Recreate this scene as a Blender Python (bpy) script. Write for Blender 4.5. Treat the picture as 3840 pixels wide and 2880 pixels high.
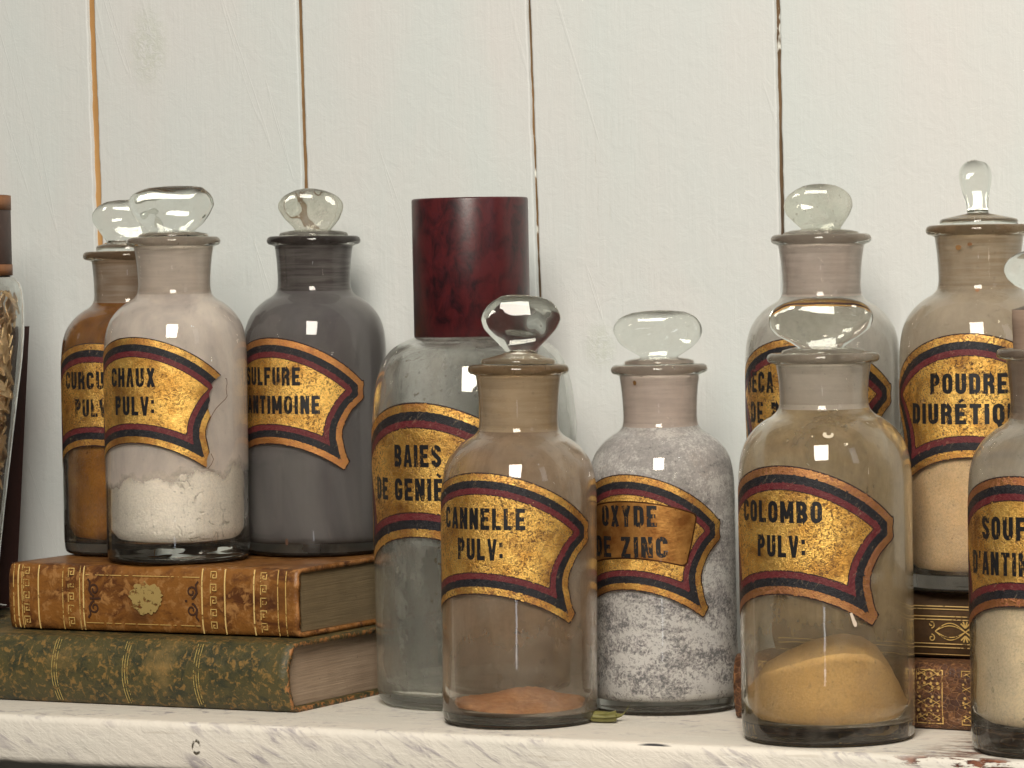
import bpy, bmesh, math, random
import numpy as np
from mathutils import Vector, Matrix, noise as mnoise
from mathutils.geometry import delaunay_2d_cdt

random.seed(7)
rng = np.random.default_rng(11)
PI = math.pi
for o in list(bpy.data.objects):
    bpy.data.objects.remove(o)
scene = bpy.context.scene
COL = scene.collection

# ------------------------------------------------------------------ camera
cam = bpy.data.objects.new('camera', bpy.data.cameras.new('camera'))
COL.objects.link(cam)
YAW, PITCH, ROLL = math.radians(28.0), math.atan(219.5 / 7670), 0.021
F0 = Vector((-math.sin(YAW), math.cos(YAW), 0)); R0 = Vector((math.cos(YAW), math.sin(YAW), 0))
FW = (F0 * math.cos(PITCH) - Vector((0, 0, 1)) * math.sin(PITCH)).normalized()
U0 = R0.cross(FW)
RI = R0 * math.cos(ROLL) - U0 * math.sin(ROLL)
UP = U0 * math.cos(ROLL) + R0 * math.sin(ROLL)
mw = Matrix((RI, UP, -FW)).transposed().to_4x4()
mw.translation = Vector((0.83254, -1.78293, 0.2263))
cam.matrix_world = mw
cam.data.sensor_width = 36
cam.data.lens = 124.83
cam.data.clip_start = 0.05
cam.data.clip_end = 60
scene.camera = cam

# ------------------------------------------------------------------ world
world = bpy.data.worlds.new('World'); scene.world = world
world.use_nodes = True
wn = world.node_tree
bg = wn.nodes['Background']
wtc = wn.nodes.new('ShaderNodeTexCoord')
wsep = wn.nodes.new('ShaderNodeSeparateXYZ'); wn.links.new(wtc.outputs['Generated'], wsep.inputs[0])
wr = wn.nodes.new('ShaderNodeValToRGB'); wn.links.new(wsep.outputs[2], wr.inputs[0])
mr = wn.nodes.new('ShaderNodeMapRange'); wn.links.new(wsep.outputs[2], mr.inputs[0])
mr.inputs[1].default_value = -1; mr.inputs[2].default_value = 1
wn.links.new(mr.outputs[0], wr.inputs[0])
wr.color_ramp.elements[0].color = (0.07, 0.052, 0.038, 1)
wr.color_ramp.elements[1].color = (0.85, 0.82, 0.76, 1)
e = wr.color_ramp.elements.new(0.49); e.color = (0.36, 0.31, 0.26, 1)
e = wr.color_ramp.elements.new(0.60); e.color = (0.60, 0.55, 0.49, 1)
# furniture and other walls of the room: uneven bright and dark patches
wno = wn.nodes.new('ShaderNodeTexNoise'); wn.links.new(wtc.outputs['Generated'], wno.inputs['Vector'])
wno.inputs['Scale'].default_value = 2.6; wno.inputs['Detail'].default_value = 2
wr2 = wn.nodes.new('ShaderNodeValToRGB'); wn.links.new(wno.outputs[0], wr2.inputs[0])
wr2.color_ramp.elements[0].position = 0.40; wr2.color_ramp.elements[0].color = (0.45, 0.45, 0.45, 1)
wr2.color_ramp.elements[1].position = 0.62; wr2.color_ramp.elements[1].color = (1.35, 1.35, 1.35, 1)
wmx = wn.nodes.new('ShaderNodeMix'); wmx.data_type = 'RGBA'; wmx.blend_type = 'MULTIPLY'; wmx.inputs[0].default_value = 1
wn.links.new(wr.outputs[0], wmx.inputs[6]); wn.links.new(wr2.outputs[0], wmx.inputs[7])
wn.links.new(wmx.outputs[2], bg.inputs[0])
bg.inputs[1].default_value = 0.21

# ------------------------------------------------------------------ lamps: the tall window of the room and a small ceiling spot cluster
def area(name, az, el, dist, sx, sy, power, col, tgt=(0.0, -0.08, 0.12)):
    l = bpy.data.lights.new(name, 'AREA'); l.shape = 'RECTANGLE'; l.size = sx; l.size_y = sy
    l.energy = power; l.color = col
    o = bpy.data.objects.new(name, l); COL.objects.link(o)
    d = Vector((math.sin(az) * math.cos(el), -math.cos(az) * math.cos(el), math.sin(el)))
    o.location = Vector(tgt) + d * dist
    o.rotation_euler = d.to_track_quat('Z', 'Y').to_euler()
    return o
area('window_light', math.radians(21), math.radians(33), 2.3, 0.68, 1.12, 63, (1.0, 0.925, 0.825))
area('side_window_light', math.radians(66), math.radians(24), 2.6, 0.40, 1.1, 2.4, (0.92, 0.95, 1.0))
area('low_streak_light', math.radians(22), math.radians(-6.5), 2.7, 0.11, 0.11, 0.20, (0.80, 0.88, 1.0))  # small low lamp added for the cool vertical streaks reflected in the glass
for k, (dx, dz) in enumerate(((-.022, .022), (.022, .022), (-.022, -.022), (.022, -.022))):
    o = area('spot_lamp', math.radians(62) + dx, math.radians(44) + dz, 2.2, 0.030, 0.030, 0.22, (1.0, 0.86, 0.66))
    o.data.shape = 'DISK'

scene.view_settings.view_transform = 'Standard'
scene.view_settings.look = 'None'
scene.view_settings.exposure = 0
scene.view_settings.gamma = 1
scene.view_settings.use_curve_mapping = False
scene.render.engine = 'CYCLES'
cy = scene.cycles
cy.max_bounces = 24; cy.transmission_bounces = 20; cy.glossy_bounces = 8
cy.diffuse_bounces = 5; cy.transparent_max_bounces = 32
cy.caustics_reflective = True; cy.caustics_refractive = True
cy.blur_glossy = 0.3; cy.sample_clamp_indirect = 60
cy.use_denoising = True; cy.use_adaptive_sampling = False

# ================================================================== material helpers
class G:
    def __init__(self, name):
        self.m = bpy.data.materials.new(name); self.m.use_nodes = True
        self.t = self.m.node_tree; self.t.nodes.clear()
        self.out = self.t.nodes.new('ShaderNodeOutputMaterial')
    def n(self, typ, ins=None, **props):
        nd = self.t.nodes.new('ShaderNode' + typ)
        for k, v in props.items(): setattr(nd, k, v)
        for k, v in (ins or {}).items(): self.set(nd.inputs[k], v)
        return nd
    def set(self, sock, v):
        if isinstance(v, bpy.types.NodeSocket): self.t.links.new(v, sock)
        elif isinstance(v, bpy.types.Node): self.t.links.new(v.outputs[0], sock)
        else:
            if isinstance(v, tuple) and len(v) == 3 and sock.type == 'RGBA': v = (*v, 1)
            sock.default_value = v
    def obj(self): return self.n('TexCoord').outputs['Object']
    def rand(self): return self.n('ObjectInfo').outputs['Random']
    def attr(self, name): return self.n('Attribute', attribute_name=name).outputs['Vector']
    def sep(self, v): return self.n('SeparateXYZ', {0: v}).outputs
    def comb(self, x, y, z): return self.n('CombineXYZ', {0: x, 1: y, 2: z}).outputs[0]
    def scale(self, v, s, off=None, rot=(0, 0, 0)):
        mp = self.n('Mapping', {'Vector': v, 'Scale': s, 'Rotation': rot})
        if off is not None: self.set(mp.inputs['Location'], off)
        return mp.outputs[0]
    def noise(self, v, s, d=4.0, r=0.55, dist=0.0):
        return self.n('TexNoise', {'Vector': v, 'Scale': s, 'Detail': d, 'Roughness': r, 'Distortion': dist}).outputs[0]
    def voro(self, v, s, feature='F1', r=1.0):
        return self.n('TexVoronoi', {'Vector': v, 'Scale': s, 'Randomness': r}, feature=feature).outputs['Distance']
    def ramp(self, f, stops, interp='LINEAR'):
        nd = self.n('ValToRGB', {0: f}); cr = nd.color_ramp; cr.interpolation = interp
        while len(cr.elements) < len(stops): cr.elements.new(0.5)
        for el, (p, c) in zip(cr.elements, stops):
            el.position = p
            el.color = (c, c, c, 1) if not isinstance(c, tuple) else (*c, 1)
        return nd.outputs[0]
    def mix(self, f, a, b, mode='MIX'):
        nd = self.n('Mix', data_type='RGBA', blend_type=mode)
        self.set(nd.inputs[0], f); self.set(nd.inputs[6], a); self.set(nd.inputs[7], b)
        return nd.outputs[2]
    def math(self, op, a, b=0.0, clamp=False):
        nd = self.n('Math', {0: a, 1: b}, operation=op, use_clamp=clamp); return nd.outputs[0]
    def bump(self, h, strength=0.5, dist=0.001, normal=None):
        nd = self.n('Bump', {'Height': h, 'Strength': strength, 'Distance': dist})
        if normal is not None: self.set(nd.inputs['Normal'], normal)
        return nd.outputs[0]
    def pbr(self, color, rough=0.5, metal=0.0, normal=None, **kw):
        ins = {'Base Color': color, 'Roughness': rough, 'Metallic': metal}
        ins.update({k.replace('_', ' '): v for k, v in kw.items()})
        nd = self.n('BsdfPrincipled', ins)
        if normal is not None: self.set(nd.inputs['Normal'], normal)
        return nd.outputs[0]
    def mixs(self, f, a, b):
        return self.n('MixShader', {0: f, 1: a, 2: b}).outputs[0]
    def end(self, s):
        self.t.links.new(s, self.out.inputs[0]); return self.m

# ================================================================== mesh helpers
def link(name, verts, faces, mats, parent=None, smooth=True, mat_idx=None, attrs=None):
    me = bpy.data.meshes.new(name)
    me.from_pydata([tuple(v) for v in verts], [], faces)
    for m in (mats if isinstance(mats, (list, tuple)) else [mats]): me.materials.append(m)
    if smooth: me.polygons.foreach_set('use_smooth', [True] * len(me.polygons))
    if mat_idx is not None: me.polygons.foreach_set('material_index', mat_idx)
    for k, data in (attrs or {}).items():
        a = me.attributes.new(k, 'FLOAT_VECTOR', 'POINT'); a.data.foreach_set('vector', np.asarray(data, dtype=np.float32).ravel())
    me.update()
    o = bpy.data.objects.new(name, me); COL.objects.link(o)
    if parent is not None: o.parent = parent
    return o
def thing(name, label, cat, loc=(0, 0, 0), rot=(0, 0, 0), group=None, kind=None):
    o = bpy.data.objects.new(name, None); COL.objects.link(o); o.empty_display_size = 0.02
    o.location = loc; o.rotation_euler = rot
    return tag(o, label, cat, group, kind)
def tag(o, label, cat, group=None, kind=None):
    o['label'] = label; o['category'] = cat
    if group: o['group'] = group
    if kind: o['kind'] = kind
    return o
def smooth_profile(ctrl, n=6):
    # Catmull-Rom through control points (r, z)
    P = [np.array(p, float) for p in ctrl]
    out = []
    for i in range(len(P) - 1):
        p0 = P[max(i - 1, 0)]; p1 = P[i]; p2 = P[i + 1]; p3 = P[min(i + 2, len(P) - 1)]
        for k in range(n):
            t = k / n
            # centripetal-ish: limit tangents by segment length
            L = np.linalg.norm(p2 - p1)
            def tang(a, b, c):
                d = c - a; m = np.linalg.norm(d)
                return d / m * L if m > 1e-12 else d
            m1 = tang(p0, p1, p2) if i > 0 else (p2 - p1); m2 = tang(p1, p2, p3) if i < len(P) - 2 else (p2 - p1)
            h = t * t * (3 - 2 * t)
            q = (2*t**3 - 3*t**2 + 1) * p1 + (t**3 - 2*t**2 + t) * m1 + (-2*t**3 + 3*t**2) * p2 + (t**3 - t**2) * m2
            out.append(q)
    out.append(P[-1])
    return out
def lathe(profile, seg=96, wob=None):
    verts, faces, rows = [], [], []
    for (r, z) in profile:
        if r < 1e-6:
            rows.append([len(verts)]); verts.append((0, 0, z))
        else:
            row = []
            for k in range(seg):
                a = 2 * PI * k / seg
                rr = r if wob is None else r * (1 + wob(a, z))
                row.append(len(verts)); verts.append((rr * math.cos(a), rr * math.sin(a), z))
            rows.append(row)
    for A, B in zip(rows[:-1], rows[1:]):
        for k in range(seg):
            k2 = (k + 1) % seg
            if len(A) == 1 and len(B) == 1: continue
            if len(A) == 1: faces.append((A[0], B[k2], B[k]))
            elif len(B) == 1: faces.append((A[k], A[k2], B[0]))
            else: faces.append((A[k], A[k2], B[k2], B[k]))
    return verts, faces
def prof_r(profile, z):
    zs = [p[1] for p in profile]; rs = [p[0] for p in profile]
    return float(np.interp(z, zs, rs))

# ---- flat shapes: strokes and regions triangulated together (overlaps become one surface)
def stroke(pts, w, closed=False):
    P = [np.array(p, float) for p in pts]
    n = len(P); quads = []
    def nrm(a, b):
        d = b - a; d = d / (np.linalg.norm(d) + 1e-12); return np.array((-d[1], d[0]))
    L, Rr = [], []
    for i in range(n):
        if closed: a, b = P[i - 1], P[(i + 1) % n]; n1, n2 = nrm(a, P[i]), nrm(P[i], b)
        else:
            n1 = nrm(P[i - 1], P[i]) if i > 0 else nrm(P[i], P[i + 1])
            n2 = nrm(P[i], P[i + 1]) if i < n - 1 else n1
        m = n1 + n2; m = m / (np.linalg.norm(m) + 1e-9)
        k = 1 / max(0.5, float(m @ n1))
        L.append(P[i] + m * k * w / 2); Rr.append(P[i] - m * k * w / 2)
    for i in range(n if closed else n - 1):
        j = (i + 1) % n
        quads.append([L[i], Rr[i], Rr[j], L[j]])
    return quads
def arc(cx, cy, rx, ry, a0, a1, n=8):
    return [(cx + rx * math.cos(math.radians(a0 + (a1 - a0) * k / n)), cy + ry * math.sin(math.radians(a0 + (a1 - a0) * k / n))) for k in range(n + 1)]
def region(polys, step):
    """union of polygons -> 2D verts, tris, with an interior grid of the given step"""
    vs, fs = [], []
    allp = np.array([v for p in polys for v in p], float); ext = (allp.max(0) - allp.min(0)).max(); scale_ = ext * ext
    for p in polys:
        q = [tuple(map(float, v)) for v in p]
        ar = sum(q[i][0] * q[(i + 1) % len(q)][1] - q[(i + 1) % len(q)][0] * q[i][1] for i in range(len(q)))
        if abs(ar) < 1e-14: continue
        if ar < 0: q = q[::-1]
        if len(q) == 4:
            parts = [[q[0], q[1], q[2]], [q[0], q[2], q[3]]]
        else: parts = [q]
        for q in parts:
            ar = sum(q[i][0] * q[(i + 1) % len(q)][1] - q[(i + 1) % len(q)][0] * q[i][1] for i in range(len(q)))
            if abs(ar) < 2e-9 * scale_: continue
            if ar < 0: q = q[::-1]
            b = len(vs); vs += q; fs.append(list(range(b, b + len(q))))
    a = np.array(vs)
    if step:
        x0, y0 = a.min(0); x1, y1 = a.max(0)
        nx, ny = int((x1 - x0) / step) + 1, int((y1 - y0) / step) + 1
        for i in range(nx + 1):
            for j in range(ny + 1):
                vs.append((x0 + (i + 0.37 + 0.5 * (j % 2)) * step * 0.999, y0 + (j + 0.41) * step * 0.999))
    r = delaunay_2d_cdt([Vector(v) for v in vs], [], fs, 0, 1e-7, True)
    V, F, OF = r[0], r[2], r[5]
    tris = [f for f, o in zip(F, OF) if len(o)]
    used = sorted({i for f in tris for i in f}); mp = {u: k for k, u in enumerate(used)}
    return np.array([V[u] for u in used]), [[mp[i] for i in f] for f in tris]

# ---- condensed block letters (cap height 1)
T = 0.20
def glyph(c):
    w = 0.50; t = T; l, r, b, tp = t / 2, w - t / 2, t / 2, 1 - t / 2
    rx, ry = (r - l) / 2, 0.17
    mx = w / 2
    S = []
    def st(p, closed=False): S.extend(stroke(p, t * (1 if True else 1), closed))
    ring = arc(mx, tp - ry, rx, ry, 0, 180, 6) + arc(mx, b + ry, rx, ry, 180, 360, 6)
    acc = None
    if c == 'É': acc = 1; c = 'E'
    if c == 'È': acc = -1; c = 'E'
    if c == 'O': st(ring, True)
    elif c == 'Q':
        st(ring, True); st([(mx - .02, .16), (mx + .06, -.1), (mx + .2, -.12)])
    elif c == 'C': st([(r, .66)] + arc(mx, tp - ry, rx, ry, 0, 180, 6) + arc(mx, b + ry, rx, ry, 180, 360, 6) + [(r, .34)])
    elif c == 'G': st([(r, .68)] + arc(mx, tp - ry, rx, ry, 0, 180, 6) + arc(mx, b + ry, rx, ry, 180, 360, 6) + [(r, .5)]); st([(mx - .02, .45), (w, .45)])
    elif c == 'U': st([(l, 1)] + arc(mx, b + ry, rx, ry, 180, 360, 6) + [(r, 1)])
    elif c == 'D': st([(l, b), (mx, b)] + arc(mx, b + ry, rx, ry, 270, 360, 4) + arc(mx, tp - ry, rx, ry, 0, 90, 4) + [(l, tp)], True)
    elif c == 'B':
        st([(l, b), (mx, b)] + arc(mx, .28, rx, .18, -90, 90, 6) + [(l, .5)], True)
        st([(l, .5), (mx, .5)] + arc(mx - .01, .70, rx - .01, .20, -90, 90, 6) + [(l, tp)], True)
    elif c == 'P': st([(l, 0), (l, 1)]); st([(l, tp), (mx, tp)] + arc(mx, .69, rx, .21, 90, -90, 6) + [(l, .48)])
    elif c == 'R':
        st([(l, 0), (l, 1)]); st([(l, tp), (mx, tp)] + arc(mx, .70, rx, .20, 90, -90, 6) + [(l, .5)]); st([(mx + .02, .52), (r - .01, .36), (r, 0)])
    elif c == 'S':
        st([(r, .70)] + arc(mx, tp - ry, rx, ry, 0, 180, 6) + [(l + .02, .62), (mx, .5), (r - .02, .38)] + arc(mx, b + ry, rx, ry, 0, -180, 6) + [(l, .30)])
    elif c == 'L': st([(l, 0), (l, 1)]); st([(l, b), (.44, b)]); w = .44
    elif c == 'E': st([(l, 0), (l, 1)]); st([(l, tp), (w - .03, tp)]); st([(l, .5), (w - .09, .5)]); st([(l, b), (w - .03, b)]); w = .48
    elif c == 'F': st([(l, 0), (l, 1)]); st([(l, tp), (w - .03, tp)]); st([(l, .5), (w - .09, .5)]); w = .46
    elif c == 'H': st([(l, 0), (l, 1)]); st([(r, 0), (r, 1)]); st([(l, .5), (r, .5)])
    elif c == 'I': st([(l, 0), (l, 1)]); w = t
    elif c == 'T': st([(0, tp), (w - .02, tp)]); st([(mx - .01, 0), (mx - .01, 1)]); w = .48
    elif c == 'N': st([(l, 0), (l, 1)]); st([(r, 0), (r, 1)]); S.extend(stroke([(l + .01, .96), (r - .01, .04)], t * .9))
    elif c == 'M':
        w = .64; r = w - t / 2
        st([(l, 0), (l, 1)]); st([(r, 0), (r, 1)]); S.extend(stroke([(l + .02, .97), (w / 2, .2)], t * .8)); S.extend(stroke([(r - .02, .97), (w / 2, .2)], t * .8))
    elif c == 'A':
        S.extend(stroke([(l - .02, 0), (mx - .02, 1)], t * .85)); S.extend(stroke([(r + .02, 0), (mx + .02, 1)], t * .85)); S.extend(stroke([(l + .06, .26), (r - .06, .26)], t * .75))
    elif c == 'V':
        S.extend(stroke([(l - .02, 1), (mx - .01, 0)], t * .85)); S.extend(stroke([(r + .02, 1), (mx + .01, 0)], t * .85))
    elif c == 'X': S.extend(stroke([(l, 0), (r, 1)], t * .9)); S.extend(stroke([(l, 1), (r, 0)], t * .9))
    elif c == 'Y': S.extend(stroke([(l, 1), (mx, .45)], t * .9)); S.extend(stroke([(r, 1), (mx, .45)], t * .9)); st([(mx, .5), (mx, 0)])
    elif c == 'Z': st([(.02, tp), (w - .02, tp)]); st([(.02, b), (w - .02, b)]); S.extend(stroke([(l, .06), (r, .94)], t * .9))
    elif c == ':': S.append([(0, .12), (.17, .12), (.17, .32), (0, .32)]); S.append([(0, .62), (.17, .62), (.17, .82), (0, .82)]); w = .17
    elif c == "'": S.append([(.02, .68), (.12, .68), (.16, 1.0), (.0, 1.0)]); w = .16
    elif c == ' ': w = .26
    if acc: S.extend(stroke([(mx - .08 * acc, 1.07), (mx + .10 * acc, 1.22)], .12))
    return S, w
def text_polys(txt, cx, base, width, cap):
    """block lettering centred at cx, total width, baseline at base (y up)"""
    gl = [glyph(c) for c in txt]; gap = 0.13
    tot = sum(g[1] for g in gl) + gap * (len(gl) - 1)
    sx = width / tot; x = 0; out = []
    for S, w in gl:
        for q in S: out.append([(cx - width / 2 + (x + p[0]) * sx, base + p[1] * cap) for p in q])
        x += w + gap
    return out

# ================================================================== materials
def mat_glass(name='old_clear_glass', tint=(0.985, 0.992, 0.984), dirt=0.04, bump=0.16, dirtcol=(.45, .40, .33)):
    g = G(name); v = g.obj()
    r = g.rand()
    vv = g.n('VectorMath', {0: v, 1: g.comb(r, r, r)}, operation='ADD').outputs[0]
    b = g.bump(g.noise(vv, 38, 2, .5), bump, 0.002)
    gl = g.n('BsdfGlass', {'Color': (*tint, 1), 'Roughness': 0.0, 'IOR': 1.48, 'Normal': b}).outputs[0]
    df = g.n('BsdfDiffuse', {'Color': (*dirtcol, 1)}).outputs[0]
    d1 = g.ramp(g.noise(vv, 55, 6, .65), [(0.45, 0.0), (0.78, 1.0)])
    d2 = g.ramp(g.noise(vv, 420, 2, .5), [(0.66, 0.0), (0.72, 0.8)])
    f = g.math('ADD', g.math('MULTIPLY', d1, dirt * 2), g.math('MULTIPLY', d2, dirt * 2), True)
    f = g.math('ADD', f, dirt * .35, True)
    return g.end(g.mixs(f, gl, df))
GLASS = mat_glass()
GLASS_DUSTY = mat_glass('dusty_glass', (0.982, 0.99, 0.98), 0.075)
BASE_SHADE = mat_glass('painted_shade_underside', (0.5, 0.48, 0.44), 0.5, 0.16, (.06, .052, .045))  # shade of the thick bottle base, painted onto its underside faces
RIM_GLASS = mat_glass('dusty_rim_glass', (0.95, 0.965, 0.94), 0.20, 0.16, (.42, .34, .27))
RIM_DARK = mat_glass('grimy_rim_glass', (0.85, 0.85, 0.83), 0.30, 0.16, (.07, .055, .05))
RIM_BROWN = mat_glass('brown_rim_glass', (0.92, 0.90, 0.84), 0.26, 0.16, (.22, .14, .08))
STOPPER_GLASS = mat_glass('stopper_glass', (0.955, 0.97, 0.95), 0.06, 0.55)
STOPPER_DIRTY = mat_glass('dirty_stopper_glass', (0.90, 0.91, 0.86), 0.26, 0.7, (.52, .50, .44))

def mat_film(name, col, op, amp=0.5, scale=28, col2=None, spots=None, stretch=(1, 1, 0.55), trans=0.16, zline=None):
    g = G(name); v = g.obj(); r = g.rand()
    vv = g.n('VectorMath', {0: v, 1: g.comb(r, r, r)}, operation='ADD').outputs[0]
    sv = g.scale(vv, stretch)
    n1 = g.noise(sv, scale, 7, .62, .6); n2 = g.noise(vv, 330, 3, .6)
    f = g.math('ADD', op, g.math('MULTIPLY', g.math('SUBTRACT', n1, 0.5), amp * 2))
    f = g.math('ADD', f, g.math('MULTIPLY', g.math('SUBTRACT', n2, 0.5), amp * .5), True)
    stk = g.noise(g.scale(vv, (1, 1, .07)), 120, 4, .6)
    f = g.math('ADD', f, g.math('MULTIPLY', g.math('SUBTRACT', stk, .5), amp * .9), True)
    c = g.mix(g.ramp(n1, [(.35, 0.0), (.65, 1.0)]), col2 or tuple(x * .72 for x in col), col)
    if spots:
        sc, thr, scol = spots
    if spots and thr:
        m = g.ramp(g.noise(vv, sc, 3, .6), [(thr, 0.0), (thr + .04, 1.0)])
        zone = g.ramp(g.noise(vv, 20, 3), [(.48, 0.0), (.62, 1.0)])
        m = g.math('MULTIPLY', m, zone); c = g.mix(m, c, scol); f = g.math('MAXIMUM', f, g.math('MULTIPLY', m, .85))
    elif spots:
        n3 = g.math('ADD', g.math('MULTIPLY', g.noise(vv, sc, 4, .68, .8), .60), g.math('MULTIPLY', g.noise(vv, sc * 2.6, 2, .6), .40))
        n4 = g.noise(g.scale(vv, (1, 1, 2.4)), 48, 5, .66, .5)
        low = g.n('MapRange', {0: g.sep(v)[2], 1: .135, 2: .035}).outputs[0]
        k = g.math('ADD', .50, g.math('MULTIPLY', low, .80))
        x = g.math('MULTIPLY', g.math('ADD', g.math('SUBTRACT', n3, .5), g.math('MULTIPLY', g.math('SUBTRACT', n4, .5), .62)), k)
        x = g.math('ADD', x, g.n('MapRange', {0: g.sep(v)[2], 1: .020, 2: .012, 3: 0.025, 4: .11}).outputs[0])
        c = g.ramp(g.math('ADD', .5, x), [(.40, scol[0]), (.465, scol[1]), (.53, scol[2]), (.585, scol[3])])
        f = g.math('MAXIMUM', f, .96)
    d = g.mixs(trans, g.n('BsdfDiffuse', {'Color': c}).outputs[0], g.n('BsdfTranslucent', {'Color': c}).outputs[0])
    if zline:
        zz = g.math('ADD', g.sep(v)[2], g.math('MULTIPLY', g.math('SUBTRACT', g.noise(v, 45, 5, .6), .5), .034))
        zz = g.math('ADD', zz, g.math('MULTIPLY', g.sep(v)[0], zline[1]))
        f = g.math('MULTIPLY', f, g.ramp(g.n('MapRange', {0: zz, 1: zline[0] - zline[3], 2: zline[0] + zline[3]}).outputs[0], [(.25, zline[2]), (.75, 1.0)]), True)
    gl = g.n('BsdfGlass', {'Color': (.985, .99, .98, 1), 'Roughness': 0.0, 'IOR': 1.48}).outputs[0]
    return g.end(g.mixs(f, gl, d))
def mat_powder(name, col, col2, bump=0.5, cracks=False, scale=60):
    g = G(name); v = g.obj()
    n1 = g.noise(v, scale, 6, .6); n2 = g.noise(v, 900, 3, .6)
    c = g.mix(g.ramp(n1, [(.35, 0.0), (.68, 1.0)]), col2, col)
    c = g.mix(g.ramp(n2, [(.3, .45), (.6, 0.0)]), c, tuple(x * .55 for x in col2))
    c = g.mix(g.ramp(g.noise(v, 420, 2, .5), [(.70, 0.0), (.73, .7)]), c, tuple(x * .45 for x in col2))
    h = g.math('ADD', g.math('MULTIPLY', n2, .3), n1)
    if cracks:
        w = g.n('VectorMath', {0: v, 1: g.n('VectorMath', {0: g.n('TexNoise', {'Vector': v, 'Scale': 90., 'Detail': 3.}).outputs[1], 1: (.012, .012, .012)}, operation='MULTIPLY').outputs[0]}, operation='ADD').outputs[0]
        ck = g.voro(w, 95, 'DISTANCE_TO_EDGE')
        zone = g.ramp(g.noise(v, 34, 3, .5), [(.53, 0.0), (.60, 1.0)])
        line = g.math('MULTIPLY', g.ramp(ck, [(.0, 1.0), (.055, 0.0)]), zone)
        line = g.math('MULTIPLY', line, g.ramp(g.noise(v, 150, 2), [(.45, 0.0), (.6, 1.0)]))
        c = g.mix(g.math('MULTIPLY', line, .7), c, (.30, .25, .19))
        h = g.math('SUBTRACT', h, line)
    return g.end(g.pbr(c, .95, 0, g.bump(h, bump, .0012), **{'Specular IOR Level': .15}))
def mat_plug(name, col, dark, bands=0.5):
    g = G(name); v = g.obj(); r = g.rand()
    vv = g.n('VectorMath', {0: v, 1: g.comb(r, r, r)}, operation='ADD').outputs[0]
    st = g.noise(g.scale(vv, (1, 1, 14)), 34, 5, .62, .3)
    bl = g.noise(vv, 42, 4, .6)
    c = g.mix(g.math('MULTIPLY', g.ramp(st, [(.38, 1.0), (.60, 0.0)]), bands), col, dark)
    c = g.mix(g.ramp(bl, [(.5, 0.0), (.75, .5)]), c, tuple(min(1, x * 1.2) for x in col))
    d = g.mixs(.15, g.n('BsdfDiffuse', {'Color': c}).outputs[0], g.n('BsdfTranslucent', {'Color': c}).outputs[0])
    return g.end(d)

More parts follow.
